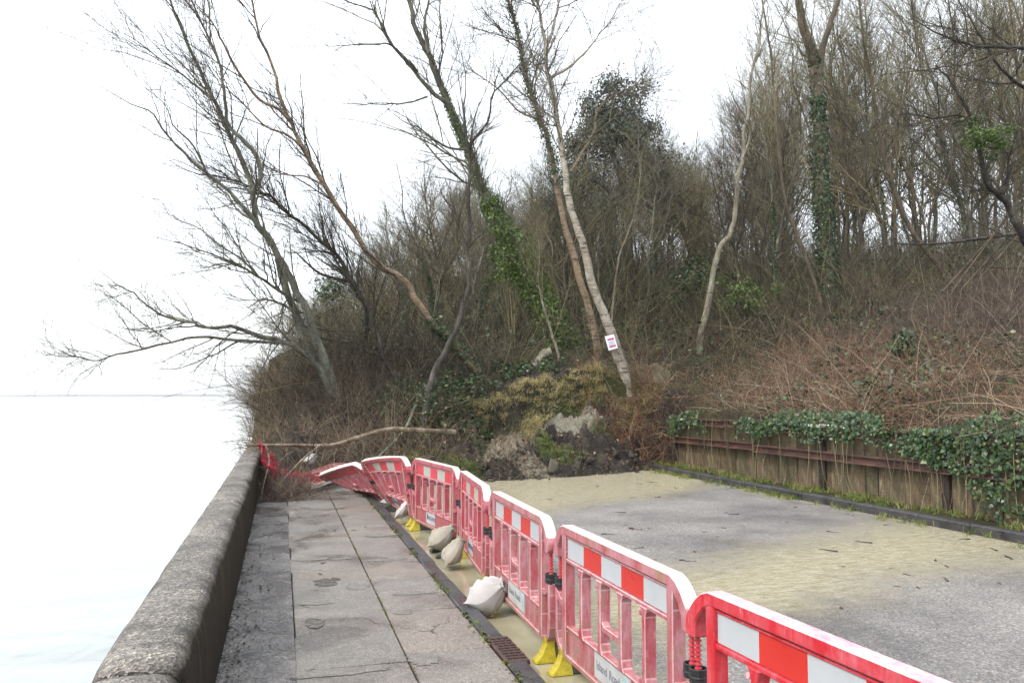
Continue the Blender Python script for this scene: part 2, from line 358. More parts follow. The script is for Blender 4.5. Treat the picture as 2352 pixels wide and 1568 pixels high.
M['redcane'] = rnd_mat('red_cane', [(0, (0.072, 0.036, 0.026)), (0.5, (0.204, 0.102, 0.060)), (1, (0.360, 0.228, 0.144))], 0.75, 0.25)
M['purple'] = rnd_mat('purple_twig', [(0, (0.046, 0.029, 0.029)), (0.5, (0.124, 0.081, 0.072)), (0.85, (0.183, 0.150, 0.104)), (1, (0.313, 0.274, 0.209))], 0.8, 0.25)
M['drystem'] = rnd_mat('dry_stem', [(0, (0.075, 0.057, 0.039)), (0.5, (0.188, 0.135, 0.090)), (0.85, (0.270, 0.210, 0.143)), (1, (0.420, 0.352, 0.247))], 0.8, 0.25)
M['ivy'] = rnd_mat('ivy_leaf', [(0, (0.014, 0.035, 0.014)), (0.5, (0.032, 0.071, 0.027)), (0.85, (0.063, 0.115, 0.040)), (1, (0.150, 0.184, 0.058))], 0.38, 0.5, 0.12)
M['ivy_bright'] = rnd_mat('ivy_leaf_bright', [(0, (0.036, 0.072, 0.014)), (0.5, (0.084, 0.150, 0.026)), (1, (0.192, 0.252, 0.060))], 0.4, 0.5, 0.2)
M['holm'] = rnd_mat('evergreen_leaf', [(0, (0.023, 0.035, 0.027)), (0.6, (0.054, 0.071, 0.049)), (1, (0.109, 0.125, 0.087))], 0.45, 0.4, 0.08)
M['grass'] = rnd_mat('grass_blade', [(0, (0.070, 0.105, 0.021)), (0.5, (0.140, 0.189, 0.042)), (0.8, (0.252, 0.238, 0.084)), (1, (0.420, 0.350, 0.168))], 0.6, 0.3, 0.2)
M['straw'] = rnd_mat('straw_grass', [(0, (0.16, 0.17, 0.045)), (0.3, (0.36, 0.31, 0.13)), (0.7, (0.52, 0.44, 0.23)), (1, (0.62, 0.55, 0.34))], 0.65, 0.3, 0.2)
M['moss'] = rnd_mat('moss', [(0, (0.046, 0.058, 0.016)), (0.6, (0.104, 0.137, 0.026)), (1, (0.169, 0.143, 0.065))], 0.9, 0.1)
# retaining wall
M['board'] = [rough_mat('old_board_%d' % i, [(0, tuple(x * 0.22 for x in c)), (0.4, tuple(x * .7 for x in c)), (0.7, c), (1, tuple(min(x * 1.35, 0.9) for x in c))], 3.2, 50, 0.6, (0.6, 0.85), 0.6, 0.012, (1, 1, 0.6)) for i, c in enumerate([(0.18, 0.135, 0.078), (0.215, 0.165, 0.10), (0.15, 0.13, 0.072)])]
M['rust'] = rough_mat('rusty_rail', [(0, (0.035, 0.018, 0.015)), (0.55, (0.075, 0.036, 0.028)), (1, (0.12, 0.058, 0.042))], 6, 60, 0.35, (0.5, 0.75), 0.35, 0.005, (1, 0.4, 1))
M['post'] = rough_mat('dark_post', [(0, (0.015, 0.012, 0.011)), (1, (0.05, 0.036, 0.03))], 6, 50)
# barrier
def plastic(name, a, bcol, lo, hi, dirt=0.0, rough=0.42):
    m, nt, b = new_mat(name); v = coords(nt, (1, 1, 0.3)); n1 = noise(nt, v, 11, 6, 0.68, 0.5); n2 = noise(nt, coords(nt), 55, 2, 0.6)
    c = mixc(nt, maprange(nt, n1, lo, hi), a, bcol)
    if dirt: c = mixc(nt, math_n(nt, 'MULTIPLY', maprange(nt, noise(nt, coords(nt), 9, 4, 0.6), 0.56, 0.7), dirt), c, (0.26, 0.21, 0.10))
    zz = nd(nt, 'ShaderNodeSeparateXYZ', {'Vector': coords(nt)}).outputs[2]
    sp_ = math_n(nt, 'MULTIPLY', maprange(nt, zz, .42, .10), maprange(nt, noise(nt, coords(nt), 24, 5, .75), .44, .62))
    c = mixc(nt, math_n(nt, 'MULTIPLY', sp_, .7), c, (0.25, 0.205, 0.125))
    sc_ = maprange(nt, noise(nt, coords(nt, (1, 1, .12)), 90, 3, .6), .64, .70); c = mixc(nt, math_n(nt, 'MULTIPLY', sc_, .35), c, (0.55, 0.45, 0.44))
    c = mixc(nt, 1.0, c, ramp(nt, maprange(nt, n2, 0.3, 0.7), [(0, (0.85,) * 3), (1, (1.08,) * 3)]), 'MULTIPLY')
    setc(nt, b, c); b.inputs['Roughness'].default_value = rough; bump(nt, b, n2, 0.12, 0.002); return m
M['pl_faded'] = plastic('faded_red_plastic', (0.34, 0.036, 0.048), (0.44, 0.205, 0.225), 0.32, 0.6, 0.8)
M['pl_rose'] = plastic('rose_red_plastic', (0.34, 0.024, 0.041), (0.41, 0.13, 0.155), 0.32, 0.64, 0.6)
M['pl_red'] = plastic('bright_red_plastic', (0.50, 0.018, 0.028), (0.55, 0.11, 0.135), 0.42, 0.7)
M['pl_white'] = plastic('bleached_plastic', (0.52, 0.43, 0.40), (0.57, 0.555, 0.51), 0.3, 0.6, 0.35, 0.5)
M['pl_pink'] = plastic('bleached_pink_plastic', (0.66, 0.28, 0.33), (0.72, 0.55, 0.57), 0.35, 0.65, 0.0, 0.45)
M['refl_white'] = rough_mat('reflective_white', [(0, (0.391, 0.415, 0.438)), (1, (0.445, 0.469, 0.485))], 5, 300, 0.06, (0.28, 0.4), 0.03, 0.001)
M['refl_grey'] = rough_mat('reflective_dull', [(0, (0.334, 0.343, 0.317)), (1, (0.414, 0.422, 0.387))], 5, 300, 0.08, (0.35, 0.5), 0.03, 0.001)
M['refl_red'] = rough_mat('reflective_red', [(0, (0.486, 0.025, 0.020)), (1, (0.540, 0.036, 0.027))], 5, 300, 0.05, (0.25, 0.38), 0.03, 0.001)
M['refl_pink'] = rough_mat('reflective_rose', [(0, (0.510, 0.044, 0.053)), (1, (0.546, 0.070, 0.088))], 5, 300, 0.06, (0.3, 0.45), 0.03, 0.001)
M['black'] = rough_mat('black_clip', [(0, (0.012, 0.013, 0.015)), (1, (0.03, 0.031, 0.034))], 20, 100, 0.2, (0.35, 0.5), 0.1, 0.002)
M['rubber'] = rough_mat('dark_rubber', [(0, (0.03, 0.034, 0.03)), (1, (0.065, 0.068, 0.06))], 9, 60, 0.3, (0.5, 0.7), 0.3, 0.004)
M['yellow'] = rough_mat('yellow_plastic', [(0, (0.239, 0.180, 0.008)), (0.35, (0.376, 0.296, 0.009)), (1, (0.448, 0.361, 0.014))], 8, 40, 0.25, (0.4, 0.6), 0.25, 0.004)
M['plate'] = rough_mat('label_white', [(0, (0.398, 0.406, 0.406)), (1, (0.505, 0.505, 0.497))], 6, 60, 0.08, (0.4, 0.5), 0.05, 0.001)
def flat(name, c, rough=0.6):
    m, nt, b = new_mat(name); v = coords(nt); n = noise(nt, v, 30, 3)
    setc(nt, b, mixc(nt, 1.0, c, ramp(nt, n, [(0.3, (0.88,) * 3), (0.7, (1.1,) * 3)]), 'MULTIPLY')); b.inputs['Roughness'].default_value = rough; return m
M['ink'] = flat('navy_ink', (0.03, 0.035, 0.12)); M['ink_grey'] = flat('grey_ink', (0.16, 0.17, 0.2))
M['ink_green'] = flat('green_ink', (0.3, 0.5, 0.35)); M['ink_blue'] = flat('blue_ink', (0.2, 0.45, 0.62)); M['ink_pink'] = flat('magenta_ink', (0.38, 0.03, 0.13))
M['sign'] = flat('sign_white', (0.74, 0.74, 0.78), 0.4); M['sign_edge'] = flat('sign_frame', (0.06, 0.03, 0.025))
M['netting'] = flat('red_net', (0.34, 0.012, 0.03), 0.35)
M['pl_edge'] = plastic('plastic_edge_highlight', (0.50, 0.23, 0.25), (0.56, 0.42, 0.42), 0.35, 0.65)  # highlight along the bevelled edges, painted in as a paler plastic
def sack(name, a, c):
    m, nt, b = new_mat(name); v = coords(nt); n1 = noise(nt, v, 5, 4); wv = nd(nt, 'ShaderNodeTexWave', {'Vector': v, 'Scale': 45.0, 'Distortion': 1.5, 'Detail': 1.0}).outputs['Fac']
    sp = nd(nt, 'ShaderNodeSeparateXYZ', {'Vector': nd(nt, 'ShaderNodeNewGeometry').outputs['Position']}).outputs[2]
    d = maprange(nt, math_n(nt, 'ADD', sp, math_n(nt, 'MULTIPLY', math_n(nt, 'SUBTRACT', n1, 0.5), 0.25)), 0.14, 0.0)
    cc = mixc(nt, math_n(nt, 'MULTIPLY', d, 0.75), ramp(nt, n1, [(0.3, a), (0.7, c)]), (0.22, 0.19, 0.13))
    cc = mixc(nt, 1.0, cc, ramp(nt, wv, [(0, (0.86,) * 3), (1, (1.05,) * 3)]), 'MULTIPLY')
    setc(nt, b, cc); b.inputs['Roughness'].default_value = 0.7; bump(nt, b, math_n(nt, 'ADD', math_n(nt, 'MULTIPLY', wv, 0.25), n1), 0.3, 0.01); return m
M['sack_white'] = sack('white_sack', (0.40, 0.375, 0.365), (0.48, 0.46, 0.45)); M['sack_cream'] = sack('cream_sack', (0.28, 0.255, 0.205), (0.38, 0.345, 0.285))
M['iron'] = rough_mat('rusty_iron', [(0, (0.03, 0.02, 0.018)), (1, (0.09, 0.045, 0.035))], 12, 70, 0.4, (0.45, 0.7), 0.4, 0.004)
m, nt, b = new_mat('puddle_water'); b.inputs['Base Color'].default_value = (0.10, 0.092, 0.08, 1); b.inputs['Roughness'].default_value = 0.02
bump(nt, b, noise(nt, coords(nt), 14, 2), 0.5, 0.03); M['puddle'] = m
M['leaf_brown'] = rough_mat('dead_leaf', [(0, (0.05, 0.025, 0.015)), (1, (0.17, 0.085, 0.04))], 15, 60)
M['debris'] = rough_mat('wet_twig', [(0, (0.018, 0.014, 0.011)), (1, (0.06, 0.045, 0.035))], 15, 60)
M['rotten'] = rough_mat('weathered_wood', [(0, (0.05, 0.045, 0.038)), (0.5, (0.13, 0.12, 0.10)), (1, (0.24, 0.22, 0.19))], 8, 45, 0.6, (0.7, 0.9), 0.9, 0.03)

# ------------------------------------------------------------------ terrain
CP = np.array([
 (2.6, 16.3, -.05), (4.3, 16.95, -.08), (6.1, 17.4, -.08), (7.6, 18.0, -.08), (8.9, 18.9, -.08), (9.45, 19.1, -.05),
 (3.4, 17.3, .3), (5.2, 17.75, .5), (6.6, 18.3, .6), (8.4, 19.2, .55), (9.4, 19.6, .7),
 (3.0, 18.5, 1.05), (4.67, 18.5, 1.0), (4.3, 19.6, 1.75), (6.2, 19.2, 1.45), (6.2, 20.2, 2.15), (7.1, 19.9, 2.05), (7.6, 19.3, 1.5), (8.0, 20.3, 2.55), (8.7, 20.5, 2.42), (9.2, 19.9, 1.6), (9.6, 21.0, 2.2), (10.4, 22, 2.75), (11.5, 21.5, 2.4),
 (-.5, 15.5, .0), (1, 16.1, .02), (-.5, 17.0, .45), (-.6, 19, .85), (1, 17.2, .4), (2, 17.4, .5), (1.3, 20, 1.5), (2.9, 21, 1.95), (.8, 22, 2.3), (2.2, 23, 2.9), (0, 25, 2.0), (0, 28, 2.2), (5.2, 21, 2.05), (6.1, 22, 2.3),
 (5.7, 40, 7.2), (13, 45, 9.6), (1.9, 35, 4.2), (-.7, 24, 1.3), (-.7, 35, 2.0), (-.7, 50, 3.0), (8.6, 25, 3.5), (9, 23, 3.2), (12.4, 23, 3.2), (12.5, 20, 2.2), (14.8, 20, 3.0), (17.9, 24, 4.85), (21, 26, 5.8), (21.8, 20, 5.2), (18, 30, 5.4),
 (9.75, -10, 1.2), (9.75, 0, 1.2), (9.75, 5, 1.22), (9.75, 9, 1.24), (9.75, 14, 1.24), (9.75, 18, 1.24), (10.4, 19.6, 1.5), (10.8, 10, 1.55), (12, 5, 2.0), (12, 12, 2.0), (12, 16, 2.0), (15, 8, 3.0), (15, 14, 3.0), (20, 8, 4.6), (20, 14, 4.7), (30, 10, 6.6), (30, 20, 6.6), (30, 30, 7),
 (25, 40, 8.5), (40, 40, 9.5), (40, 10, 8), (45, 60, 11), (20, 60, 10), (5, 60, 7), (-.7, 70, 3.5), (40, -10, 8), (20, -10, 4.6), (12, -10, 2.0), (60, 90, 13), (20, 90, 12), (-.7, 95, 4)], float)
_A = np.linalg.norm(CP[:, None, :2] - CP[None, :, :2], axis=2)
_n = len(CP); _S = np.zeros((_n + 3, _n + 3)); _S[:_n, :_n] = _A - 0.02 * np.eye(_n); _S[:_n, _n] = 1; _S[:_n, _n + 1:] = CP[:, :2]; _S[_n, :_n] = 1; _S[_n + 1:, :_n] = CP[:, :2].T
_W = np.linalg.solve(_S, np.concatenate([CP[:, 2], np.zeros(3)]))
def ground(x, y):
    x = np.asarray(x, float); y = np.asarray(y, float); sh = x.shape; q = np.stack([x.ravel(), y.ravel()], 1); out = np.empty(len(q))
    for i in range(0, len(q), 20000):
        d = np.linalg.norm(q[i:i + 20000, None] - CP[None, :, :2], axis=2); out[i:i + 20000] = d @ _W[:_n] + _W[_n] + q[i:i + 20000] @ _W[_n + 1:]
    return out.reshape(sh)
def grid(x0, x1, y0, y1, nx, ny):
    X, Y = np.meshgrid(np.linspace(x0, x1, nx), np.linspace(y0, y1, ny), indexing='ij')
    i = np.arange(nx - 1)[:, None] * ny + np.arange(ny - 1)[None]
    F = np.stack([i, i + ny, i + ny + 1, i + 1], -1).reshape(-1, 4)
    return X.ravel(), Y.ravel(), F
def trim(V, F, keep):
    F = F[keep]; u, inv = np.unique(F, return_inverse=True); return u, inv.reshape(F.shape)
SX0, SX1, SY0, SY1 = -0.34, 10.6, 15.6, 22.6          # the slipped mass
def slide_z(x, y):
    g = ground(x, y); amp = np.clip((g + 0.1) * 0.9, 0.0, 0.35)
    r = np.abs(fbm(x, y, 1.1, 4, 1)); e = fbm(x, y, 4.5, 3, 2)
    toe = np.interp(x, [2.2, 3.0, 4.3, 6.1, 7.6, 8.9, 9.4], [15.2, 16.75, 17.05, 17.5, 18.0, 18.95, 19.15]) + .18 * fbm(x, y * 0, 1.5, 3)
    z = g + amp * (0.8 * fbm(x, y, 0.8, 3) - 0.9 * r + 0.9 * e + .5 * np.abs(fbm(x, y, 7, 3, 3)))
    yc = np.interp(x, [3.6, 4.8, 5.4, 6.2, 6.9, 7.6, 8.2, 9.2], [19.1, 19.4, 19.7, 19.85, 20.05, 20.25, 20.35, 20.3]) + .16 * fbm(x, x * 0 + 3, 2.2, 3)
    d = yc - y; mk = np.clip((x - 4.0) / .8, 0, 1) * np.clip((9.4 - x) / .6, 0, 1)
    z = z - .72 * mk * np.clip(d / .10, 0, 1) * np.clip(1 - (d - .2) / 1.5, 0, 1)
    z = z + mk * np.clip(d / .2, 0, 1) * np.clip(g, 0, .6) * (.62 * np.abs(fbm(x, y, 2.1, 2, 2)) + .26 * np.abs(fbm(x, y, 5.5, 2, 1)) - .16)
    return np.minimum(z, -.03 + (y - toe) * 1.7)
def surf(x, y):
    """top of whatever soil lies at x, y"""
    x = np.asarray(x, float); y = np.asarray(y, float)
    ins = (x > SX0) & (x < SX1) & (y > SY0) & (y < SY1)
    z = ground(x, y); return np.where(ins, slide_z(x, y), z)
# hillside (coarse) and slipped soil (fine)
X, Y, F = grid(-0.6, 70, -14, 110, 130, 210)
# denser spacing near the road
X = -0.6 + (X + 0.6) ** 1.35 / 70.6 ** 0.35
Z = ground(X, Y) + 0.12 * fbm(X, Y, 0.7, 3)
ins = (X > SX0 + 0.1) & (X < SX1 - 0.1) & (Y > SY0 + 0.1) & (Y < SY1 - 0.1)
Z = np.where(ins, Z - 0.7, Z)
road_side = (X < 9.72) & (Y < 19.2)
kf = ~((road_side[F].all(1)) | ((Z[F] < -0.3).all(1) & (X[F] < 9.6).all(1)))
Vh = np.stack([X, Y, Z], 1); u, F2 = trim(Vh, F, kf)
tag(np_obj('hillside', Vh[u], F2, M['hill']), kind='structure')
X, Y, F = grid(SX0, SX1, SY0, SY1, 300, 200)
Z = slide_z(X, Y); Z = np.where(X > 9.45, np.where(Y < 19.2, np.minimum(Z, 1.0), Z), Z)
kf = (Z[F].max(1) > -0.01) & ~((X[F].max(1) > 9.40) & (Y[F].min(1) < 19.15))
def blob(cx, cy, rx, ry): return np.clip(1.25 - ((X - cx) / rx) ** 2 - ((Y - cy) / ry) ** 2, 0, 1)
clay = blob(6.9, 19.4, 1.15, 0.5)
tan_ = np.maximum.reduce([blob(4.9, 18.4, .9, .9) * .9, blob(5.6, 19.1, .6, .6) * .8, blob(10.5, 21.6, 1.2, 1.0), blob(5.4, 17.5, .8, .25) * .6])
grn = np.maximum.reduce([blob(6.1, 18.0, .6, .3), blob(3.6, 17.5, .9, .5) * .7, blob(7.6, 19.0, .8, .35) * .6, np.clip(1 - np.abs(Y - (17.6 + 0.32 * X)) / .5, 0, 1) * (X > 4) * .9, (Y > 20.8) * .5])
V_ = np.stack([X, Y, Z], 1); u, F2 = trim(V_, F, kf)
tag(np_obj('landslide_soil', V_[u], F2, M['soil'], attrs={'clay': clay[u], 'tan': tan_[u], 'green': grn[u]}), kind='structure')

# ------------------------------------------------------------------ sea, far land, road
X = np.array([-9000, -0.5, -0.5, -9000.]); Y = np.array([-3000, -3000, 6000, 6000.])
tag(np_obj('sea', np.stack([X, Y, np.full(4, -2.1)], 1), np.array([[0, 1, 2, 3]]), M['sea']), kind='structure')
rg_ = R(3); n = 120; xs = np.linspace(-9000, 1500, n); hts = 12 + 14 * fbm(xs / 900, xs * 0, 1.0, 4) ; hts = np.maximum(hts, 4)
Vc = np.concatenate([np.stack([xs, np.full(n, 5200.), np.full(n, -3.)], 1), np.stack([xs, np.full(n, 5500.), hts], 1), np.stack([xs, np.full(n, 6500.), hts * .8], 1)])
i = np.arange(n - 1); Fc = np.concatenate([np.stack([i, i + 1, n + i + 1, n + i], 1), np.stack([n + i, n + i + 1, 2 * n + i + 1, 2 * n + i], 1)])
tag(np_obj('far_coast', Vc, Fc, M['coast']), kind='structure')

X, Y, F = grid(1.56, 8.72, -8, 20.5, 110, 330)
def seg_band(pts, x, y):
    """distance to the centre line divided by the half width there"""
    best = np.full(x.shape, 9.0)
    for (x0, y0, w0), (x1, y1, w1) in zip(pts[:-1], pts[1:]):
        dx, dy = x1 - x0, y1 - y0; t = np.clip(((x - x0) * dx + (y - y0) * dy) / (dx * dx + dy * dy), 0, 1)
        d = np.hypot(x - x0 - t * dx, y - y0 - t * dy) / (w0 + t * (w1 - w0)); best = np.minimum(best, d)
    return best
wx = X + .25 * fbm(X, Y, .9, 3, 1); wy = Y + .25 * fbm(X, Y, .9, 3, 2)
bA = 1.05 - seg_band([(8.8, 8.7, 1.6), (6.3, 8.1, 1.15), (4.5, 7.25, 1.0), (3.2, 6.75, .9), (1.6, 6.2, .9)], wx, wy) * .62
lim = np.interp(X, [1.5, 2.5, 4.05, 5.1, 7.6, 8.7], [10.0, 11.2, 12.4, 13.2, 14.3, 15.6])
bB = .5 + (wy - lim) * .55
bC = (X - 8.25 + .25 * fbm(X, Y, 1.3, 3)) * 1.6
bD = .55 - (X - 2.3 + .4 * fbm(X, Y, .8, 3, 3)) * .7
mudv = np.clip(np.maximum.reduce([bA, bB, bC, bD]), 0, 1) + .12 * fbm(X, Y, 3, 3)
fl = np.clip(.5 + (2.12 + .35 * fbm(X, Y, .7, 3, 2) - X) * 1.6, 0, 1) * (Y > 2.0)
tag(np_obj('road', np.stack([X, Y, 0 * X], 1), F, M['asphalt'], attrs={'mud': mudv, 'flood': fl}), kind='structure')

def box_bm(x0, x1, y0, y1, z0, z1, bev=0.008, bm=None):
    bm = bm or bmesh.new()
    r = bmesh.ops.create_cube(bm, size=1)
    for v in r['verts']:
        v.co = ((x0 + x1) / 2 + v.co.x * (x1 - x0), (y0 + y1) / 2 + v.co.y * (y1 - y0), (z0 + z1) / 2 + v.co.z * (z1 - z0))
    if bev: bmesh.ops.bevel(bm, geom=list({e for v in r['verts'] for e in v.link_edges}), offset=bev, segments=1, affect='EDGES')
    return bm

# pavement: old asphalt strip, two rows of slabs, kerb stones
def sheet(name, x0, x1, y0, y1, z, m, nx=2, ny=2, amp=0.0, parent=None):
    X, Y, F = grid(x0, x1, y0, y1, nx, ny); Z = np.full(X.shape, z) + (amp * fbm(X, Y, 2.5, 4) if amp else 0)
    return np_obj(name, np.stack([X, Y, Z], 1), F, m, parent)
pave = tag(sheet('pavement', -0.36, 1.42, -8, 20, 0.066, M['joint'], 8, 60), kind='structure')
sheet('asphalt_strip', -0.36, 0.115, -8, 19, 0.092, M['path_asphalt'], 14, 500, 0.008, pave)
rs = R(11)
def slab_row(x0, x1, ys, s0):
    for k_, (y0, y1) in enumerate(zip(ys[:-1], ys[1:])):
        g = 0.004 + 0.004 * rs.random()
        jx = 0.012 * (rs.random(2) - .5) if s0 == 0 else np.zeros(2)
        bm = box_bm(x0 + g + jx[0] * 2, x1 - g, y0 + g, y1 - g, 0.03, 0.1, 0.006)
        cx, cy = (x0 + x1) / 2, (y0 + y1) / 2; tx, ty = rs.normal(size=2) * 0.003; dz = rs.normal() * 0.001; sk = rs.normal() * .02
        for v in bm.verts:
            v.co.z += (v.co.x - cx) * tx + (v.co.y - cy) * ty + dz; v.co.y += (v.co.x - cx) * sk
            v.co -= Vector((cx, cy, 0.05))
        bm_obj('slab', bm, M['slab'][int(rs.integers(4))], pave, loc=(cx, cy, 0.05))
def ys_from(list_, lo=2.2, hi=18.0):
    return list_
cR = [1.6, 2.3, 2.95, 3.6, 4.3, 4.93, 5.26, 5.58, 6.19, 6.67, 7.35, 7.89, 8.65, 9.02, 9.3, 10.05, 10.7, 11.1, 11.9, 12.6, 13.4, 14.1, 14.8, 15.5, 16.2, 17.0]
cL = [1.8, 2.5, 3.1, 3.8, 4.45, 5.05, 5.42, 6.15, 6.85, 7.2, 7.95, 8.4, 9.1, 9.75, 10.1, 10.75, 11.4, 12.05, 12.7, 13.4, 14.2, 14.9, 15.6, 16.4, 17.1]
slab_row(0.112, 0.82, cL, 0); slab_row(0.82, 1.405, cR, 1)
# cement repairs between broken slabs
def patch(cx, cy, rx, ry, seed, m, z=0.104, name='mortar_patch', parent=None, rag=0.35, kind=None):
    g = R(seed); a = np.linspace(0, 2 * math.pi, 36, endpoint=False); r = 1 + sum(rag / (1 + .6 * q) * g.uniform(-.7, .7) * np.sin(a * (q + 1) + g.uniform(0, 6.3)) for q in range(6))
    r = np.clip(r, .35, 1.7)
    nn = 72; r = np.interp(np.linspace(0, 1, nn, endpoint=False), np.linspace(0, 1, 37), np.append(r, r[0])) * (1 + (.03 if name == 'puddle' else rag * .35) * g.normal(size=nn)); a = np.linspace(0, 2 * math.pi, nn, endpoint=False)
    V = np.concatenate([[(0, 0, 0)], np.stack([rx * r * np.cos(a), ry * r * np.sin(a), np.zeros(nn)], 1)])
    me = bpy.data.meshes.new(name); me.from_pydata(V.tolist(), [], [(0, 1 + p, 1 + (p + 1) % nn) for p in range(nn)])
    me.materials.append(m); o = link(name, me, parent); o.location = (cx, cy, z)
    if kind: tag(o, kind=kind)
    return o
for k_, (cx, cy, rx, ry) in enumerate([(0.42, 5.3, .28, .05), (0.93, 5.42, .09, .13), (1.12, 7.25, .2, .06), (0.3, 7.1, .12, .07), (.35, 9.0, .2, .09), (.62, 8.95, .14, .05), (1.05, 8.75, .2, .06), (1.2, 10.3, .18, .1), (.95, 6.6, .07, .05), (.28, 6.55, .06, .04), (.7, 7.6, .1, .12)]):
    patch(cx, cy, rx, ry, 40 + k_, M['mortar'], 0.1032, 'mortar_patch', pave)
for k_, (px_, py_, rx, ry) in enumerate([(745, 1338, .10, .17), (770, 1330, .05, .06), (722, 1433, .07, .14)]):
    p = at_z(px_, py_, .1); patch(p[0], p[1], rx, ry, 70 + k_, M['puddle'], 0.1036, 'puddle', None, 0.42, 'structure')
kb = empty('kerb', (1.48, 5, 0), kind='structure')
y = -6.0
while y < 17.2:
    L_ = 0.91; bm = box_bm(-.065, .075, 0.004, L_ - .004, -.06, .1 + rs.normal() * .0015, 0.014); bm_obj('kerb_stone', bm, M['kerb'], kb, loc=(rs.normal() * .003, y - 5, 0)); y += L_
kb2 = empty('far_kerb', (8.79, 5, 0), kind='structure')
y = -2.0
while y < 19.6:
    L_ = 0.915; bm = box_bm(-.075, .075, 0.003, L_ - .003, -.05, .13 + rs.normal() * .002, 0.02); bm_obj('kerb_stone', bm, M['kerb'], kb2, loc=(rs.normal() * .004, y - 5, 0)); y += L_
tag(sheet('verge', 8.86, 9.75, -8, 19.6, .085, M['hill'], 12, 200, .04), kind='structure')

# sea wall in cast sections
sw = empty('sea_wall', (-.53, 5, 0), 'low weathered concrete sea wall with rounded pebbly top beside the pavement', 'sea wall')
prof = np.array([(-.74, -3.2), (-.735, .2), (-.73, .60), (-.72, .665), (-.69, .695), (-.63, .702), (-.55, .705), (-.47, .702), (-.42, .69), (-.385, .66), (-.365, .61), (-.355, .5), (-.352, .3), (-.35, .0), (-.35, -.3)])
for y0, y1 in [(-7, 3.695), (3.73, 9.28), (9.305, 14.89), (14.91, 20.5), (20.52, 45), (45.02, 90)]:
    ny = max(int((y1 - y0) / .12), 4) if y1 < 21 else 20
    ys = np.linspace(y0, y1, ny); k_ = len(prof)
    V = np.zeros((ny, k_, 3)); V[:, :, 0] = prof[None, :, 0]; V[:, :, 2] = prof[None, :, 1]; V[:, :, 1] = ys[:, None]
    nz = fbm(V[..., 1] * 1.0 + V[..., 2] * 3, V[..., 0] * 9, 3.0, 3); msk = (prof[:, 1] > .3)[None]
    V[..., 2] += nz * .012 * msk; V[..., 0] += fbm(V[..., 1] + 9, V[..., 2], 2, 3) * .008 * msk
    V[[0, -1], 3:11, 2] -= .02 + .012 * rs.random(8)
    i = (np.arange(ny - 1)[:, None] * k_ + np.arange(k_ - 1)[None]).ravel(); Fq = np.stack([i, i + 1, i + k_ + 1, i + k_], 1)
    Vf = V.reshape(-1, 3)
    caps = []
    me_V = np.concatenate([Vf, V[0].mean(0)[None], V[-1].mean(0)[None]]); c0, c1 = len(Vf), len(Vf) + 1
    ct = [[c0, a + 1, a, a] for a in range(k_ - 1)] + [[c1, (ny - 1) * k_ + a, (ny - 1) * k_ + a + 1, (ny - 1) * k_ + a + 1] for a in range(k_ - 1)]
    Fall = Fq.tolist() + [[f[0], f[1], f[2]] for f in ct]
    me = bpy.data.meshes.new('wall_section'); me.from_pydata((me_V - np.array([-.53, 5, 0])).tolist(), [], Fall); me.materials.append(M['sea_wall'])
    for p in me.polygons: p.use_smooth = len(p.vertices) == 4
    link('wall_section', me, sw)

# ------------------------------------------------------------------ retaining wall of boards held by rusty rails
rw = empty('retaining_wall', (9.6, 12, 0), 'retaining wall of upright boards held by two rows of rusty steel rails', 'retaining wall')
def rel(o, loc): o.location = Vector(loc) - Vector(rw.location); return o
y = 5.6; rb = R(21)
while y < 19.0:
    w = rb.uniform(.22, .62); t = rb.uniform(0, .035)
    for z0, z1 in ((.0, .70 + rb.uniform(-.03, .02)), (.735 + rb.uniform(0, .02), 1.13 + rb.uniform(-.04, .02))):
        bm = box_bm(-.05, .05, -w / 2 + .006, w / 2 - .006, z0, z1, .01)
        for v in bm.verts: v.co += Vector((rb.normal() * .006, rb.normal() * .004, rb.normal() * .006))
        rel(bm_obj('board', bm, M['board'][int(rb.integers(3))], rw), (9.62 + t, y + w / 2, 0))
    y += w + rb.choice([.004, .006, .03])
RP = [(-.02, .075), (.05, .075), (.055, .055), (.05, .042), (.012, .035), (.008, -.045), (.05, -.058), (.06, -.07), (.06, -.08), (-.02, -.08)]
def rail(y0, y1, z, dx):
    V = [(-p[0], yy, p[1]) for yy in (0, y1 - y0) for p in RP]; k_ = len(RP)
    Fs = [(a, (a + 1) % k_, k_ + (a + 1) % k_, k_ + a) for a in range(k_)] + [tuple(range(k_))[::-1], tuple(range(k_, 2 * k_))]
    me = bpy.data.meshes.new('rail'); me.from_pydata(V, [], Fs); me.materials.append(M['rust']); o = rel(link('rail', me, rw), (9.46 + dx, y0, z)); o.rotation_euler = (rb.normal() * .004, 0, 0)
for z, ends in ((.745, [4.6, 8.9, 12.35, 15.2, 19.05]), (1.185, [4.0, 9.6, 11.0, 14.4, 16.4, 18.7])):
    for a, c in zip(ends[:-1], ends[1:]): rail(a + .012, c - .012, z + rb.normal() * .008, rb.uniform(-.012, .012))
for y in (10.2, 13.15, 18.95):
    rel(bm_obj('post', box_bm(-.04, .04, -.07, .07, -.1, 1.1, .012), M['post'], rw), (9.565 - .03, y, 0))

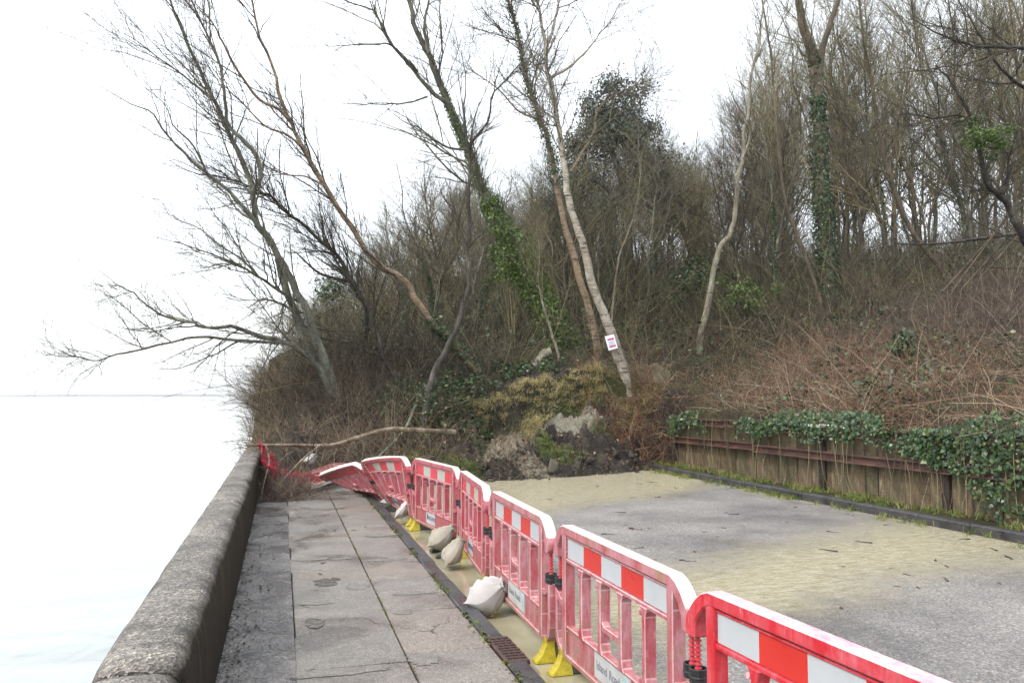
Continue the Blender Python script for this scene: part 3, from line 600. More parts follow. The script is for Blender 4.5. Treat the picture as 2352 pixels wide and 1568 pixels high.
# ------------------------------------------------------------------ plastic road barriers
BL = 1.92
def poly_bm(pts, t, bev=.005, bm=None, y0=0.0):
    bm = bm or bmesh.new()
    vs_ = [bm.verts.new((p[0], y0 - t / 2, p[1])) for p in pts]
    f = bm.faces.new(vs_); r = bmesh.ops.extrude_face_region(bm, geom=[f]); nv = [g for g in r['geom'] if isinstance(g, bmesh.types.BMVert)]
    for v in nv: v.co.y += t
    bmesh.ops.recalc_face_normals(bm, faces=bm.faces)
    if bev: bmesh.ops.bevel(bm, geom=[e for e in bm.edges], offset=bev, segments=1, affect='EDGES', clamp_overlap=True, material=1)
    return bm
def bar_pts(path, w):
    p = np.asarray(path, float); t = unit(np.gradient(p, axis=0)); nrm = np.stack([-t[:, 1], t[:, 0]], 1)
    w = np.broadcast_to(np.asarray(w, float), (len(p),))[:, None] / 2
    return np.concatenate([p + nrm * w, (p - nrm * w)[::-1]])
def cyl_bm(cx, z0, z1, prof, seg=12, cy=0.0):
    """lathe about a vertical axis; prof = [(radius, t)]"""
    bm = bmesh.new(); rings = []
    for r, t in prof:
        rings.append([bm.verts.new((cx + r * math.cos(a), cy + r * math.sin(a), z0 + (z1 - z0) * t)) for a in np.arange(seg) * 2 * math.pi / seg])
    for A, Bq in zip(rings[:-1], rings[1:]):
        for k_ in range(seg): bm.faces.new((A[k_], A[(k_ + 1) % seg], Bq[(k_ + 1) % seg], Bq[k_]))
    return bm
def mirror(pts): return [(BL - p[0], p[1]) for p in pts]
def slat_pts(u, z0, z1, w, fl=.05):
    h = w / 2
    return [(u - h - fl * .7, z0), (u + h + fl * .7, z0), (u + h + fl * .25, z0 + .02), (u + h, z0 + .06), (u + h, z1 - .05), (u + h + fl * .25, z1 - .015), (u + h + fl * .6, z1), (u - h - fl * .6, z1), (u - h - fl * .25, z1 - .015), (u - h, z1 - .05), (u - h, z0 + .06), (u - h - fl * .25, z0 + .02)]
def foot_bm(sign):
    """flared yellow sleeve, path side = -y"""
    bm = bmesh.new(); rings = []
    for z, hu, ya, yb in [(.17, .04, -.05, .045), (.13, .042, -.055, .045), (.09, .048, -.075, .045), (.05, .06, -.105, .047), (.015, .075, -.15, .05), (0, .078, -.16, .05)]:
        rings.append([bm.verts.new((u_, y_ * sign, z)) for u_, y_ in ((-hu, ya + .02), (-hu * .5, ya), (hu * .5, ya), (hu, ya + .02), (hu, yb), (-hu, yb))])
    for A, Bq in zip(rings[:-1], rings[1:]):
        for k_ in range(6): bm.faces.new((A[k_], A[(k_ + 1) % 6], Bq[(k_ + 1) % 6], Bq[k_]))
    bm.faces.new(rings[0]); bmesh.ops.recalc_face_normals(bm, faces=bm.faces); return bm
def wedge_bm(sign):
    bm = poly_bm([(.05, .0), (.05, .145), (.09, .15), (.22, .115), (.40, .045), (.43, .015), (.43, 0)], .12, .006)
    for v in bm.verts: v.co = Vector((v.co.y, v.co.x * sign, v.co.z))
    bmesh.ops.recalc_face_normals(bm, faces=bm.faces); return bm
def text_bm(body, size, depth=.0006):
    cu = bpy.data.curves.new('t', 'FONT'); cu.body = body; cu.size = size; cu.extrude = depth; cu.align_x = 'CENTER'; cu.align_y = 'CENTER'
    o = bpy.data.objects.new('t', cu); COL.objects.link(o); bpy.context.view_layer.update()
    me = bpy.data.meshes.new_from_object(o.evaluated_get(bpy.context.evaluated_depsgraph_get())); bm = bmesh.new(); bm.from_mesh(me)
    bpy.data.objects.remove(o); bpy.data.meshes.remove(me)
    for v in bm.verts: v.co = Vector((v.co.x, -v.co.z, v.co.y))
    return bm
def barrier(label, far, near, tiles='WRWRW', text=None, vivid=False, warp=None, feet=((.14, 1), (BL - .14, 1)), clips=(1, 1), dull=False, tilt=(0, 0), base_z=0.0):
    far = np.asarray(far, float); near = np.asarray(near, float); d = near - far; ang = math.atan2(d[1], d[0])
    e = empty('road_barrier', (far[0], far[1], base_z), label, 'barrier', 'red and white plastic barriers along the kerb')
    e.rotation_euler = (tilt[0], tilt[1], ang)
    body = M['pl_red'] if vivid else M['pl_rose' if dull else 'pl_faded']; top = M['pl_pink'] if vivid else M['pl_white']
    def part(name, bm, mats, parent=e, flex=True):
        if warp and flex:
            big = [ed for ed in bm.edges if ed.calc_length() > .3]
            if big: bmesh.ops.subdivide_edges(bm, edges=big, cuts=5, use_grid_fill=True)
            for v in bm.verts: v.co = warp(v.co)
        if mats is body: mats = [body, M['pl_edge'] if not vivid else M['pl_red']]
        return bm_obj(name, bm, mats, parent)
    # top rail with sloping shoulders and hooked ends
    out = [(.075, .735), (.015, .735), (.0, .755), (.0, .80), (.02, .845), (.075, .905), (.13, .945), (.19, .965)]
    inn = [(.20, .905), (.155, .885), (.11, .845), (.08, .80)]
    bm = poly_bm(out + mirror(out)[::-1] + mirror(inn)[::-1] + inn, .078, .007)
    bmesh.ops.recalc_face_normals(bm, faces=bm.faces); bm.normal_update()
    for f in bm.faces:
        f.material_index = 0
        if f.normal.z > .45 and f.calc_center_median().z > .8: f.material_index = 1
    part('top_rail', bm, [body, top])
    for mir in (0, 1):
        u0 = BL - .2 if mir else .2
        part('upright', poly_bm([(u0 - .035, .14), (u0 + .035, .14), (u0 + .03, .3), (u0 + .03, .8), (u0 + .035, .925), (u0 - .035, .925), (u0 - .03, .8), (u0 - .03, .3)], .072), body)
        loop = [(.19, .452), (.11, .462), (.06, .49), (.026, .51), (.022, .46), (.02, .36), (.022, .25), (.04, .195), (.08, .158), (.14, .142), (.2, .14)]
        bm = poly_bm(bar_pts(mirror(loop) if mir else loop, [.04, .04, .044, .05, .044, .04, .04, .044, .044, .04, .038]), .056)
        bmesh.ops.recalc_face_normals(bm, faces=bm.faces); part('end_loop', bm, body)
        pr = [(.0, 0)]; nr = 13
        for k_ in range(nr): pr += [(.010, k_ / nr), (.010, (k_ + .55) / nr), (.0165, (k_ + .6) / nr), (.0165, (k_ + .95) / nr)]
        pr += [(.01, 1.0)]; uc = BL - .045 if mir else .045
        pn = part('locking_pin', cyl_bm(uc, .50, .76, pr, 10), M['pl_red'])
        if clips[mir]:
            part('clip', cyl_bm(uc, .535, .60, [(.036, 0), (.041, .04), (.041, .3), (.043, .4), (.041, .5), (.042, .96), (.039, 1), (.033, .98), (.033, .05), (.036, 0)], 14), M['black'])
    part('strip_board', poly_bm([(.225, .755), (BL - .225, .755), (BL - .225, .915), (.225, .915)], .026, .002), body)
    part('ledge', poly_bm([(.225, .733), (BL - .225, .733), (BL - .225, .757), (.225, .757)], .058, .005), body)
    part('ledge', poly_bm([(.225, .886), (BL - .225, .886), (BL - .225, .897), (.225, .897)], .05, .003), body)
    tw = (BL - .47) / len(tiles)
    for k_, ch in enumerate(tiles):
        a = .235 + k_ * tw
        part('reflective_tile', poly_bm([(a, .762), (a + tw, .762), (a + tw, .884), (a, .884)], .003, 0, None, -.0155), M[{'W': 'refl_grey' if dull else 'refl_white', 'R': 'refl_pink' if dull else 'refl_red'}[ch]])
    part('back_sheet', poly_bm([(.235, .762), (BL - .235, .762), (BL - .235, .884), (.235, .884)], .003, 0, None, .0155), M['refl_red'])
    us = np.linspace(.2, BL - .2, 6)
    for u_ in us[1:-1]: part('slat', poly_bm(slat_pts(u_, .325, .738, .04), .066), body)
    part('rung', poly_bm([(us[2] + .01, .455), (us[3] - .01, .455), (us[3] - .01, .52), (us[3] - .05, .49), (us[2] + .05, .49), (us[2] + .01, .52)], .046, .004), body)
    part('bottom_panel', poly_bm([(.21, .15), (BL - .21, .15), (BL - .21, .325), (.21, .325)], .03, .003), body)
    part('ledge', poly_bm([(.225, .318), (BL - .225, .318), (BL - .225, .333), (.225, .333)], .054, .004), body)
    part('bottom_rail', poly_bm([(.2, .122), (BL - .2, .122), (BL - .2, .155), (.2, .155)], .064, .005), body)
    for u_ in (us[1], us[2], us[4]):
        for z_ in (.36, .70):
            bm = bmesh.new(); bmesh.ops.create_cone(bm, cap_ends=True, segments=10, radius1=.014, radius2=.012, depth=.008, matrix=Matrix.Translation((u_ - .035, -.031, z_)) @ Matrix.Rotation(math.pi / 2, 4, 'X'))
            part('stud', bm, M['pl_faded'] if not vivid else M['pl_pink'])
    if text:
        w_ = .52 if text == 'Island Roads' else .36; c_ = BL / 2 - (.12 if text == 'RINGWAY' else 0)
        pl = part('label_plate', poly_bm([(c_ - w_ / 2, .168), (c_ + w_ / 2, .168), (c_ + w_ / 2, .312), (c_ - w_ / 2, .312)], .003, 0, None, -.0170), M['plate'])
        for word, off in ((('RINGWAY', .03),) if text == 'RINGWAY' else (('Island', -.145), ('Roads', .055))):
            bm = text_bm(word, .075 if text == 'RINGWAY' else .072)
            for v in bm.verts: v.co += Vector((c_ + off, -.0196, .245))
            part('lettering', bm, M['ink'] if text == 'RINGWAY' else M['ink_grey'], pl)
        if text == 'RINGWAY':
            for dz, s_ in ((.285, .02), (.255, .015), (.23, .013)):
                bm = poly_bm([(c_ - .145, dz), (c_ - .145 + s_, dz + s_ * .6), (c_ - .145 + s_ * 2, dz), (c_ - .145 + s_, dz - s_ * .6)], .0012, 0, None, -.0196); part('emblem', bm, M['ink'], pl)
        else:
            for off, mm in ((0, 'ink_green'), (.018, 'ink_blue')):
                th = np.linspace(0, 1, 9); path = np.stack([c_ + .15 + .09 * th + off, .295 - .11 * th + .02 * np.sin(th * 6)], 1)
                part('emblem', poly_bm(bar_pts(path, .004 + .012 * np.sin(th * math.pi)), .0012, 0, None, -.0196), M[mm], pl)
    for u_, sg in feet:
        f = part('foot', wedge_bm(sg), [M['rubber'], M['rubber']], flex=False); f.location = (u_, 0, .004); f.scale = (.74, .72, .92)
        s_ = bm_obj('sleeve', foot_bm(sg), M['yellow'], f); s_.location = (0, 0, 0)
    return e

def warp_lean(a_near, a_far, sink=0.0):
    """the plastic twists: it leans to the path side more and more towards its far end"""
    def w(co):
        t = 1 - co.x / BL; a = math.radians(a_near + (a_far - a_near) * t)
        c, s = math.cos(a), math.sin(a); return Vector((co.x, co.y * c - co.z * s, co.y * s + co.z * c + sink * t))
    return w
barrier('nearest barrier, bright red and least faded, cut off by the bottom edge', (1.80, 3.44), (1.90, 1.53), 'WRWRW', None, True)
barrier('second barrier from the front, pink, with a white and grey Island Roads plate', (1.81, 5.34), (1.81, 3.50), 'WRWRW', 'Island Roads', feet=((.12, 1), (BL - .14, 1)))
barrier('third barrier from the front, big white sandbag resting against its foot', (1.845, 7.30), (1.785, 5.42), 'WRWRW', 'Island Roads', feet=((.14, 1), (BL - .1, 1)))
barrier('fourth barrier from the front, seen most edge-on, between two grubby sandbags', (2.00, 9.33), (1.84, 7.42), 'RWRWR', 'RINGWAY', dull=True, feet=((.14, -1), (BL - .1, 1)))
barrier('fifth barrier from the front, upright, with a clear RINGWAY plate', (1.76, 11.36), (2.01, 9.47), 'RWRWR', 'RINGWAY', dull=True, feet=((.16, 1), (BL - .16, -1)))
barrier('sixth barrier, twisting over towards the pavement before the flattened ones', (1.78, 13.36), (1.80, 11.46), 'RWRWR', 'RINGWAY', dull=True, warp=warp_lean(6, 37), feet=((.3, -1), (BL - .15, 1)), clips=(1, 1))
barrier('collapsed barrier almost on its face, showing a plain red back panel', (1.50, 15.28), (1.77, 13.42), 'RRRRR', None, dull=True, warp=warp_lean(38, 68, .03), feet=(), clips=(1, 1))
barrier('barrier lying flat on the pavement, half buried under red netting and twigs', (-.20, 15.75), (.97, 17.27), 'RWRWR', None, dull=True, tilt=(math.radians(91), math.radians(-7)), feet=(), base_z=.20)

# ------------------------------------------------------------------ sandbags
def sandbag(label, tail, neck, width, thick, m, seed, ears=.55):
    """pillow-shaped sack: sewn end with two corners at the tail, gathered and tied at the neck"""
    g = R(seed); tail = np.array(tail, float); neck = np.array(neck, float); mid = (tail + neck) / 2; tail = mid + (tail - mid) * .92; neck = mid + (neck - mid) * .92; width *= .9; thick *= .78; ax = neck - tail; Ln = np.linalg.norm(ax); ax /= Ln
    sd_ = unit(np.cross(ax, [0, 0, 1.0])); nm = np.cross(sd_, ax); n_ = 25; t = np.linspace(0, 1, n_); q = np.linspace(-1, 1, n_); T, Q = np.meshgrid(t, q, indexing='ij')
    wid = np.interp(t, [0, .08, .25, .5, .72, .86, .93, 1], [.86, .92, 1, .97, .72, .34, .17, .24])[:, None]
    ear = ears * np.abs(Q) ** 3 * np.exp(-T * 14) * .14
    prof_ = np.interp(t, [0, .05, .15, .35, .6, .8, .9, .94, 1], [.0, .3, .68, 1, .95, .6, .33, .26, .34])[:, None]
    verts = []; base = tail + np.zeros((n_, n_, 3))
    for sg_ in (1, -1):
        th = prof_ * (1 - np.abs(Q) ** 2.6) ** .55 * thick / 2 * (1.0 if sg_ > 0 else .8)
        th = th + (.017 * np.sin(Q * 15 + 2.5 * np.sin(T * 5 + seed)) * np.clip(T - .3, 0, 1) * 2.0 + .032 * fbm(T * 3 + seed, Q * 2, 1.8, 4)) * (1 - Q ** 4) * (prof_ > .02)
        P = base + ax * ((T - ear) * Ln)[..., None] + sd_ * (Q * wid * width / 2)[..., None] + nm * (sg_ * th)[..., None] + np.array([0, 0, -1.0]) * (.16 * thick * np.sin(np.clip(T, 0, .9) / .9 * math.pi))[..., None]
        P[..., 2] = np.maximum(P[..., 2], .012 if tail[2] < .5 else tail[2] - thick); verts.append(P)
    V = np.concatenate([v.reshape(-1, 3) for v in verts]); i = (np.arange(n_ - 1)[:, None] * n_ + np.arange(n_ - 1)[None]).ravel(); f1 = np.stack([i, i + n_, i + n_ + 1, i + 1], 1)
    e = empty('sandbag', (tail + neck) / 2, label, 'sandbag', 'sandbags weighing down the barriers')
    np_obj('sack', V, np.concatenate([f1, f1[:, ::-1] + n_ * n_]), m, e, (tail + neck) / 2)
    th = np.linspace(0, 2 * math.pi, 13)[:, None]; tie = tail + ax * Ln * .935 + sd_ * np.cos(th) * width * .10 + nm * np.sin(th) * thick * .16
    gg = Geo(); tubes(gg, tie[None], np.full((1, 13), .004), 4); gg.obj('tie', M['ink_grey'], e, (tail + neck) / 2)
    return e
H_ = math.radians
sandbag('big clean white sandbag, largest, overhanging the kerb by the third barrier', (1.54, 6.80, .13), (1.80, 6.64, .26), .38, .40, M['sack_white'], 1, .9)
sandbag('grey-white sandbag behind the big one, on the road side of the barrier', (1.98, 6.9, .09), (1.99, 6.52, .12), .26, .22, M['sack_cream'], 2)
sandbag('cream sandbag slumped on a dark foot beside the fourth barrier', (1.66, 8.62, .05), (1.86, 8.60, .32), .30, .27, M['sack_cream'], 3, .6)
sandbag('small sandbag half hidden behind the fourth barrier plate', (2.06, 8.66, .09), (2.12, 8.34, .11), .24, .2, M['sack_cream'], 4)
sandbag('fat wrinkled cream sandbag against the near end of the fifth barrier', (1.68, 9.62, .09), (1.96, 9.52, .28), .38, .34, M['sack_cream'], 5, .8)
sandbag('ragged upright white sandbag between the fifth and sixth barriers', (1.62, 11.82, .08), (1.80, 11.66, .38), .28, .2, M['sack_white'], 6, .5)
sandbag('round white sandbag at the foot of the leaning sixth barrier', (1.62, 13.6, .10), (1.85, 13.45, .16), .32, .24, M['sack_white'], 7, .3)
sandbag('lone white sandbag among branches beyond the red netting', (.42, 17.0, .52), (.70, 17.05, .60), .34, .30, M['sack_white'], 8, .2)

# rusty drain cover set in the kerb
dc = empty('drain_cover', (1.50, 5.5, 0.1), 'rusty iron drain cover set into the kerb', 'drain cover')
bm_obj('frame', box_bm(-.085, .075, -.28, .28, -.03, .006, .006), M['iron'], dc)
for r_ in range(9):
    for c_ in range(3):
        bm_obj('raised_bar', box_bm(-.018, .018, -.012, .012, 0, .008, .002), M['iron'], dc, loc=(-.05 + c_ * .045 + (.01 if r_ % 2 else 0), -.22 + r_ * .055, .006))

# ------------------------------------------------------------------ plants: shared pieces
def leaves(geo, P, N, size, rng, ivy=False, a=None):
    """small folded leaves at P facing roughly N"""
    n = len(P); N = unit(N + rng.normal(size=(n, 3)) * .55); t = unit(np.cross(N, rng.normal(size=(n, 3)))); b_ = np.cross(N, t); s = (size * (.4 + 1.15 * rng.random(n) ** 1.5))[:, None]
    V = np.stack([P - t * s * .5, P + b_ * s * .36 + N * s * .08, P + t * s * .55, P - b_ * s * .36 + N * s * .08], 1)
    F_ = np.arange(n)[:, None] * 4 + np.array([0, 1, 2, 3])[None]
    geo.add(V, F_, np.repeat(rng.random(n) if a is None else a, 4))
def thicket(name, m, n, area, L, lean, r, seed, k=5, wind=(0, 0, 0), twigs=0, tl=(.1, .3), droop=.3, dens=None, label=None, up=1.0, zf=None, sides=3):
    """many thin canes rooted on the soil; area = function(rng, n) -> x, y"""
    rng = R(seed); x, y = area(rng, n)
    if dens is not None:
        kp = rng.random(len(x)) < dens(x, y); x, y = x[kp], y[kp]
    n = len(x); z = (zf or surf)(x, y) - .04; B_ = np.stack([x, y, z], 1)
    d = unit(rng.normal(size=(n, 3)) * lean + np.array([0, 0, up]) + np.asarray(wind)); d[:, 2] = np.abs(d[:, 2])
    ln = (L[0] + (L[1] - L[0]) * rng.random(n) ** 1.4) * np.clip(.85 + 1.5 * fbm(x, y, .55, 3, 1), .4, 1.6); s = np.linspace(0, 1, k)[None, :, None]
    C = B_[:, None] + d[:, None] * ln[:, None, None] * s
    h = unit(np.concatenate([rng.normal(size=(n, 2)), -np.ones((n, 1)) * 1.0], 1)); C = C + h[:, None] * (ln * droop * rng.random(n))[:, None, None] * s ** 2
    w = rng.normal(size=(n, k, 3)) * (ln * .03)[:, None, None]; w[:, 0] = 0; C = C + np.cumsum(w, axis=1) * .7
    Rr = (r[0] + (r[1] - r[0]) * rng.random(n))[:, None] * np.linspace(1, .4, k)[None]
    g = Geo(); tubes(g, C, Rr, sides, rng.random(n))
    if twigs:
        T_, TR = spawn(rng, C, Rr, twigs, (25, 70), tl, 3, .2, 1.0, .1, wind, .15, .7, r[0] * .55); tubes(g, T_, TR, 3, rng.random(twigs))
    o = g.obj(name, m); tag(o, label, None, None, 'stuff'); return o
def rect(x0, x1, y0, y1): return lambda rng, n: (x0 + (x1 - x0) * rng.random(n), y0 + (y1 - y0) * rng.random(n))

# ------------------------------------------------------------------ trees traced from the view: each stem has its own depth
def trace(pts, Y0, Y1=None, n=26, root=True, ext=0.0):
    Y1 = Y0 if Y1 is None else Y1; m_ = len(pts)
    P = [at_y(p[0], p[1], Y0 + (Y1 - Y0) * i / (m_ - 1)) for i, p in enumerate(pts)]
    if root:
        d = unit(P[0] - P[1]); d = unit(d + np.array([0, 0, -.7])); q = P[0].copy(); c = 0
        while q[2] > float(surf(q[0], q[1])) - .25 and c < 60: q = q + d * .06; c += 1
        if c: P.insert(0, q)
    if ext: P.append(P[-1] + unit(P[-1] - P[-2]) * ext * .5); P.append(P[-1] + (unit(P[-1] - P[-2]) + np.array([0, 0, .25])) * ext * .5)
    return smooth_line(P, n)
def ivy_on(P, Rr, lo, hi, n, rng, size=.07, thick=.10):
    t = lo + (hi - lo) * rng.random(n) ** 1.15; b_, tg = interp(P[None], np.zeros(n, int), t); rr = np.interp(t, np.linspace(0, 1, len(Rr)), Rr)
    out = unit(np.cross(tg, rng.normal(size=(n, 3)))); fade = 1 - .6 * (t - lo) / max(hi - lo, .01)
    lump = .25 + 1.5 * vnoise(t * 22, np.arctan2(out[:, 1], out[:, 0]) * 1.6 + 9)
    return b_ + out * (rr + thick * fade * lump * rng.random(n) ** .7)[:, None], out + np.array([0, 0, .25])
def tree(name, label, stems, bark, twig, seed, n1=26, n2=120, n3=700, l1=(1.0, 2.6), l2=(.4, 1.1), l3=(.12, .45), bias=(0, 0, 0), up=.2, ang=(25, 60), ivy=None, cat='tree', group=None, tlo=.3, leafy=None, rough=.05):
    """stems: list of (points, r0, r1)"""
    n1, n2, n3 = int(n1 * 1.3), int(n2 * 1.6), int(n3 * 1.45); l1 = (l1[0] * 1.1, l1[1] * 1.5); l2 = (l2[0] * 1.2, l2[1] * 1.7); l3 = (l3[0] * 1.4, l3[1] * 1.8)
    rng = R(seed); base = stems[0][0][0].copy(); e = empty(name, base, label, cat, group)
    k_ = len(stems[0][0]); g = Geo(); PS = []; RS = []
    for i, (P, r0, r1) in enumerate(stems):
        Rr = r0 * (1 - np.linspace(0, 1, len(P))) ** .9 + r1
        Rr = Rr * .82
        if i == 0: Rr = Rr * (1 + .25 * np.exp(-np.linspace(0, 1, len(P)) * 22))
        PJ = P + np.concatenate([np.zeros((1, 3)), rng.normal(size=(len(P) - 1, 3)) * min(r0 * .16, .014)])
        PS.append(PJ); RS.append(Rr); tubes(g, PJ[None], Rr[None], 9 if r0 > .05 else 6, None, rough, seed + i)
    g.obj('trunk', M[bark], e, base)
    kk = max(len(p) for p in PS); PP = np.stack([smooth_line(p, kk) for p in PS]); RR = np.stack([np.interp(np.linspace(0, 1, kk), np.linspace(0, 1, len(r)), r) for r in RS])
    g = Geo(); A1, B1 = spawn(rng, PP, RR, n1, ang, l1, 8, tlo, .98, up, bias, .16); tubes(g, A1, B1, 4, rng.random(n1))
    q = np.concatenate([A1, np.stack([smooth_line(p[int(kk * .55):], 8) for p in PP])]); qr = np.concatenate([B1, np.stack([np.interp(np.linspace(.55, 1, 8), np.linspace(0, 1, kk), r) for r in RR])])
    A2, B2 = spawn(rng, q, qr, n2, (25, 65), l2, 6, .12, 1.0, up, bias, .16, .6, .004); tubes(g, A2, B2, 3, rng.random(n2))
    q2 = np.concatenate([np.stack([smooth_line(p, 6) for p in A1]), A2]); q2r = np.concatenate([np.stack([np.interp(np.linspace(0, 1, 6), np.linspace(0, 1, 8), r) for r in B1]), B2])
    A3, B3 = spawn(rng, q2, q2r, n3, (25, 70), l3, 4, .15, 1.0, up, bias, .18, .6, .0028); tubes(g, A3, B3, 3, rng.random(n3))
    g.obj('crown', M[twig], e, base)
    if ivy:
        g = Geo()
        for (si, lo, hi, n_, size, th, mm) in ivy:
            n_ = int(n_ * 1.5); size = size * .8
            P_, N_ = ivy_on(PS[si], RS[si], lo, hi, n_, rng, size, th); leaves(g, P_, N_, size, rng)
        g.obj('ivy', M[ivy[0][6]], e, base, smooth=False)
    if leafy:
        g = Geo(); c0, rad, n_, size, mm = leafy; d_ = unit(rng.normal(size=(n_, 3))); cl = rng.normal(size=(26, 3)) * np.array(rad) * .5
        P_ = np.asarray(c0) + cl[rng.integers(26, size=n_)] + d_ * (rng.random(n_) ** .5)[:, None] * np.array(rad) * .38
        leaves(g, P_, d_ + np.array([0, 0, .5]), size, rng); g.obj('foliage', M[mm], e, base, smooth=False)
    return e
LB = (-.28, 0, .05)
# the leaning pair over the sea
tree('leaning_tree', 'tall grey-green tree leaning far over the sea, its crown filling the upper left', [
    (trace([(770, 897), (739, 816), (721, 757), (704, 709), (680, 668), (662, 627), (638, 591), (615, 544), (585, 503), (582, 461), (578, 426), (565, 390), (544, 343), (520, 290), (491, 231), (461, 166), (437, 112), (408, 41), (387, -5)], 20.2, 19.0, 40, ext=1.2), .125, .012),
    (trace([(612, 544), (572, 490), (550, 467), (520, 432), (473, 396), (426, 355), (378, 301), (349, 260), (296, 236), (231, 201)], 19.6, 18.2, 26, False), .055, .006),
    (trace([(580, 440), (600, 408), (590, 360), (562, 325), (526, 290), (518, 240), (514, 201), (503, 142), (479, 89), (455, 35), (430, -20)], 19.4, 18.6, 26, False, .8), .06, .008),
    (trace([(520, 432), (480, 405), (470, 385), (440, 330), (400, 290), (378, 240), (330, 200)], 19.2, 18.0, 20, False), .035, .005),
    (trace([(491, 231), (440, 190), (410, 165), (360, 130), (315, 95), (270, 70)], 19.2, 18.4, 16, False), .028, .005),
    (trace([(640, 592), (650, 640), (665, 690), (690, 740), (730, 800), (765, 870)], 20.0, 20.6, 16, False), .08, .05)],
    'bark_greenish', 'twig_grey', 101, 46, 250, 1250, (.8, 2.2), (.4, 1.1), (.15, .5), LB, .25, (18, 45))
tree('leaning_birch', 'orange-barked birch leaning left behind the thin dark tree, ivy at its foot', [
    (trace([(1123, 881), (1070, 822), (1034, 774), (999, 751), (963, 703), (946, 668), (922, 638), (881, 615), (845, 579), (816, 532), (780, 479), (745, 426), (709, 366), (680, 307), (668, 278), (641, 225), (635, 177), (615, 124), (592, 65), (580, 0)], 21.2, 20.0, 40, ext=1.0), .125, .012),
    (trace([(672, 285), (640, 250), (591, 225), (538, 148), (508, 89), (480, 40), (440, 0)], 20.3, 19.2, 20, False), .05, .007),
    (trace([(700, 345), (660, 310), (610, 290), (560, 240), (520, 200), (470, 130)], 20.3, 19.0, 18, False), .035, .006),
    (trace([(745, 426), (700, 405), (650, 400), (600, 375), (560, 345)], 20.4, 19.6, 14, False), .025, .005)],
    'bark_orange', 'twig_dark', 102, 34, 190, 950, (.8, 2.0), (.4, 1.0), (.15, .45), LB, .25, (18, 48), ivy=[(0, .0, .2, 1500, .08, .11, 'ivy')])
tree('thin_tree', 'thin crooked dark tree rising from the ivy bank in front of the leaning birch', [
    (trace([(969, 984), (981, 919), (993, 860), (1017, 819), (1040, 771), (1058, 730), (1064, 695), (1079, 653), (1076, 594), (1076, 523), (1076, 446), (1079, 387), (1076, 346), (1094, 316), (1123, 275), (1132, 222), (1153, 192), (1190, 150), (1215, 100), (1240, 60)], 18.3, 18.6, 44), .085, .008),
    (trace([(1076, 350), (1070, 300), (1066, 250), (1070, 190), (1062, 130)], 18.4, 18.4, 14, False), .03, .006)],
    'bark_dark', 'twig_dark', 103, 26, 130, 600, (.6, 1.6), (.3, .9), (.12, .4), (0, 0, 0), .2, (30, 65), ivy=[(0, .0, .13, 260, .07, .05, 'ivy')])
tree('ivy_tree', 'big tree leaning left at centre, trunk wrapped in bright ivy', [
    (trace([(1310, 830), (1289, 771), (1253, 700), (1212, 630), (1170, 553), (1135, 488), (1111, 440), (1088, 381), (1070, 334), (1046, 287), (1029, 240), (1005, 180), (984, 124), (958, 77), (945, 20), (930, -30)], 24, 22.5, 44, ext=2.0), .21, .03),
    (trace([(1029, 240), (985, 205), (950, 160), (916, 121), (880, 70), (857, 24), (800, 5), (770, -10)], 22.8, 21.6, 22, False), .07, .008),
    (trace([(981, 222), (940, 236), (893, 239), (830, 240), (768, 239)], 22.6, 21.0, 16, False), .035, .005),
    (trace([(960, 165), (900, 105), (865, 103), (800, 105), (760, 120)], 22.4, 21.2, 16, False), .035, .006),
    (trace([(1075, 345), (1020, 335), (960, 292), (945, 295)], 23, 22, 12, False), .04, .01),
    (trace([(984, 124), (975, 60), (985, 0), (1000, -40)], 22.6, 22.6, 12, False), .06, .01)],
    'bark_greenish', 'twig_grey', 104, 44, 230, 1150, (1.0, 2.8), (.5, 1.2), (.15, .5), (-.15, 0, .05), .25, (25, 60),
    ivy=[(0, .0, .33, 5600, .10, .50, 'ivy_bright'), (0, .3, .62, 1500, .075, .11, 'ivy_bright')])
tree('sign_birch', 'pale peeling birch on the slip crest carrying the white notice', [
    (trace([(1431, 851), (1413, 792), (1395, 735), (1371, 682), (1354, 629), (1342, 573), (1324, 514), (1303, 455), (1300, 408), (1292, 355), (1283, 296), (1271, 225), (1259, 165), (1253, 106), (1241, 35), (1235, -5)], 20.5, 20.8, 44, ext=1.2), .155, .018),
    (trace([(1255, 110), (1275, 50), (1285, 0), (1290, -40)], 20.8, 20.8, 12, False), .05, .01),
    (trace([(1262, 180), (1300, 160), (1345, 120), (1380, 75), (1420, 30)], 20.8, 20.3, 16, False), .045, .008)],
    'bark_birch', 'twig_grey', 105, 46, 360, 1900, (.9, 2.3), (.4, 1.0), (.15, .45), (0, 0, 0), .12, (40, 75), tlo=.52)
tree('double_birch', 'tan flaking birch standing just behind the sign birch, ivy on its upper trunk', [
    (trace([(1372, 800), (1365, 768), (1354, 710), (1330, 638), (1312, 562), (1295, 514), (1282, 440), (1271, 378), (1253, 307), (1230, 248), (1206, 177), (1194, 106), (1176, 35), (1165, -10)], 22.6, 22.4, 40, ext=1.4), .14, .018),
    (trace([(1312, 396), (1342, 343), (1366, 296), (1370, 262), (1400, 225), (1450, 200), (1500, 180)], 22.4, 21.8, 20, False), .055, .008),
    (trace([(1240, 275), (1190, 255), (1150, 210), (1110, 180), (1060, 150)], 22.4, 22, 16, False), .035, .007)],
    'bark_orange', 'twig_grey', 106, 46, 360, 1900, (1.0, 2.4), (.4, 1.1), (.15, .45), (0, 0, 0), .12, (40, 75), tlo=.52, ivy=[(0, .45, .85, 1500, .075, .12, 'ivy')])
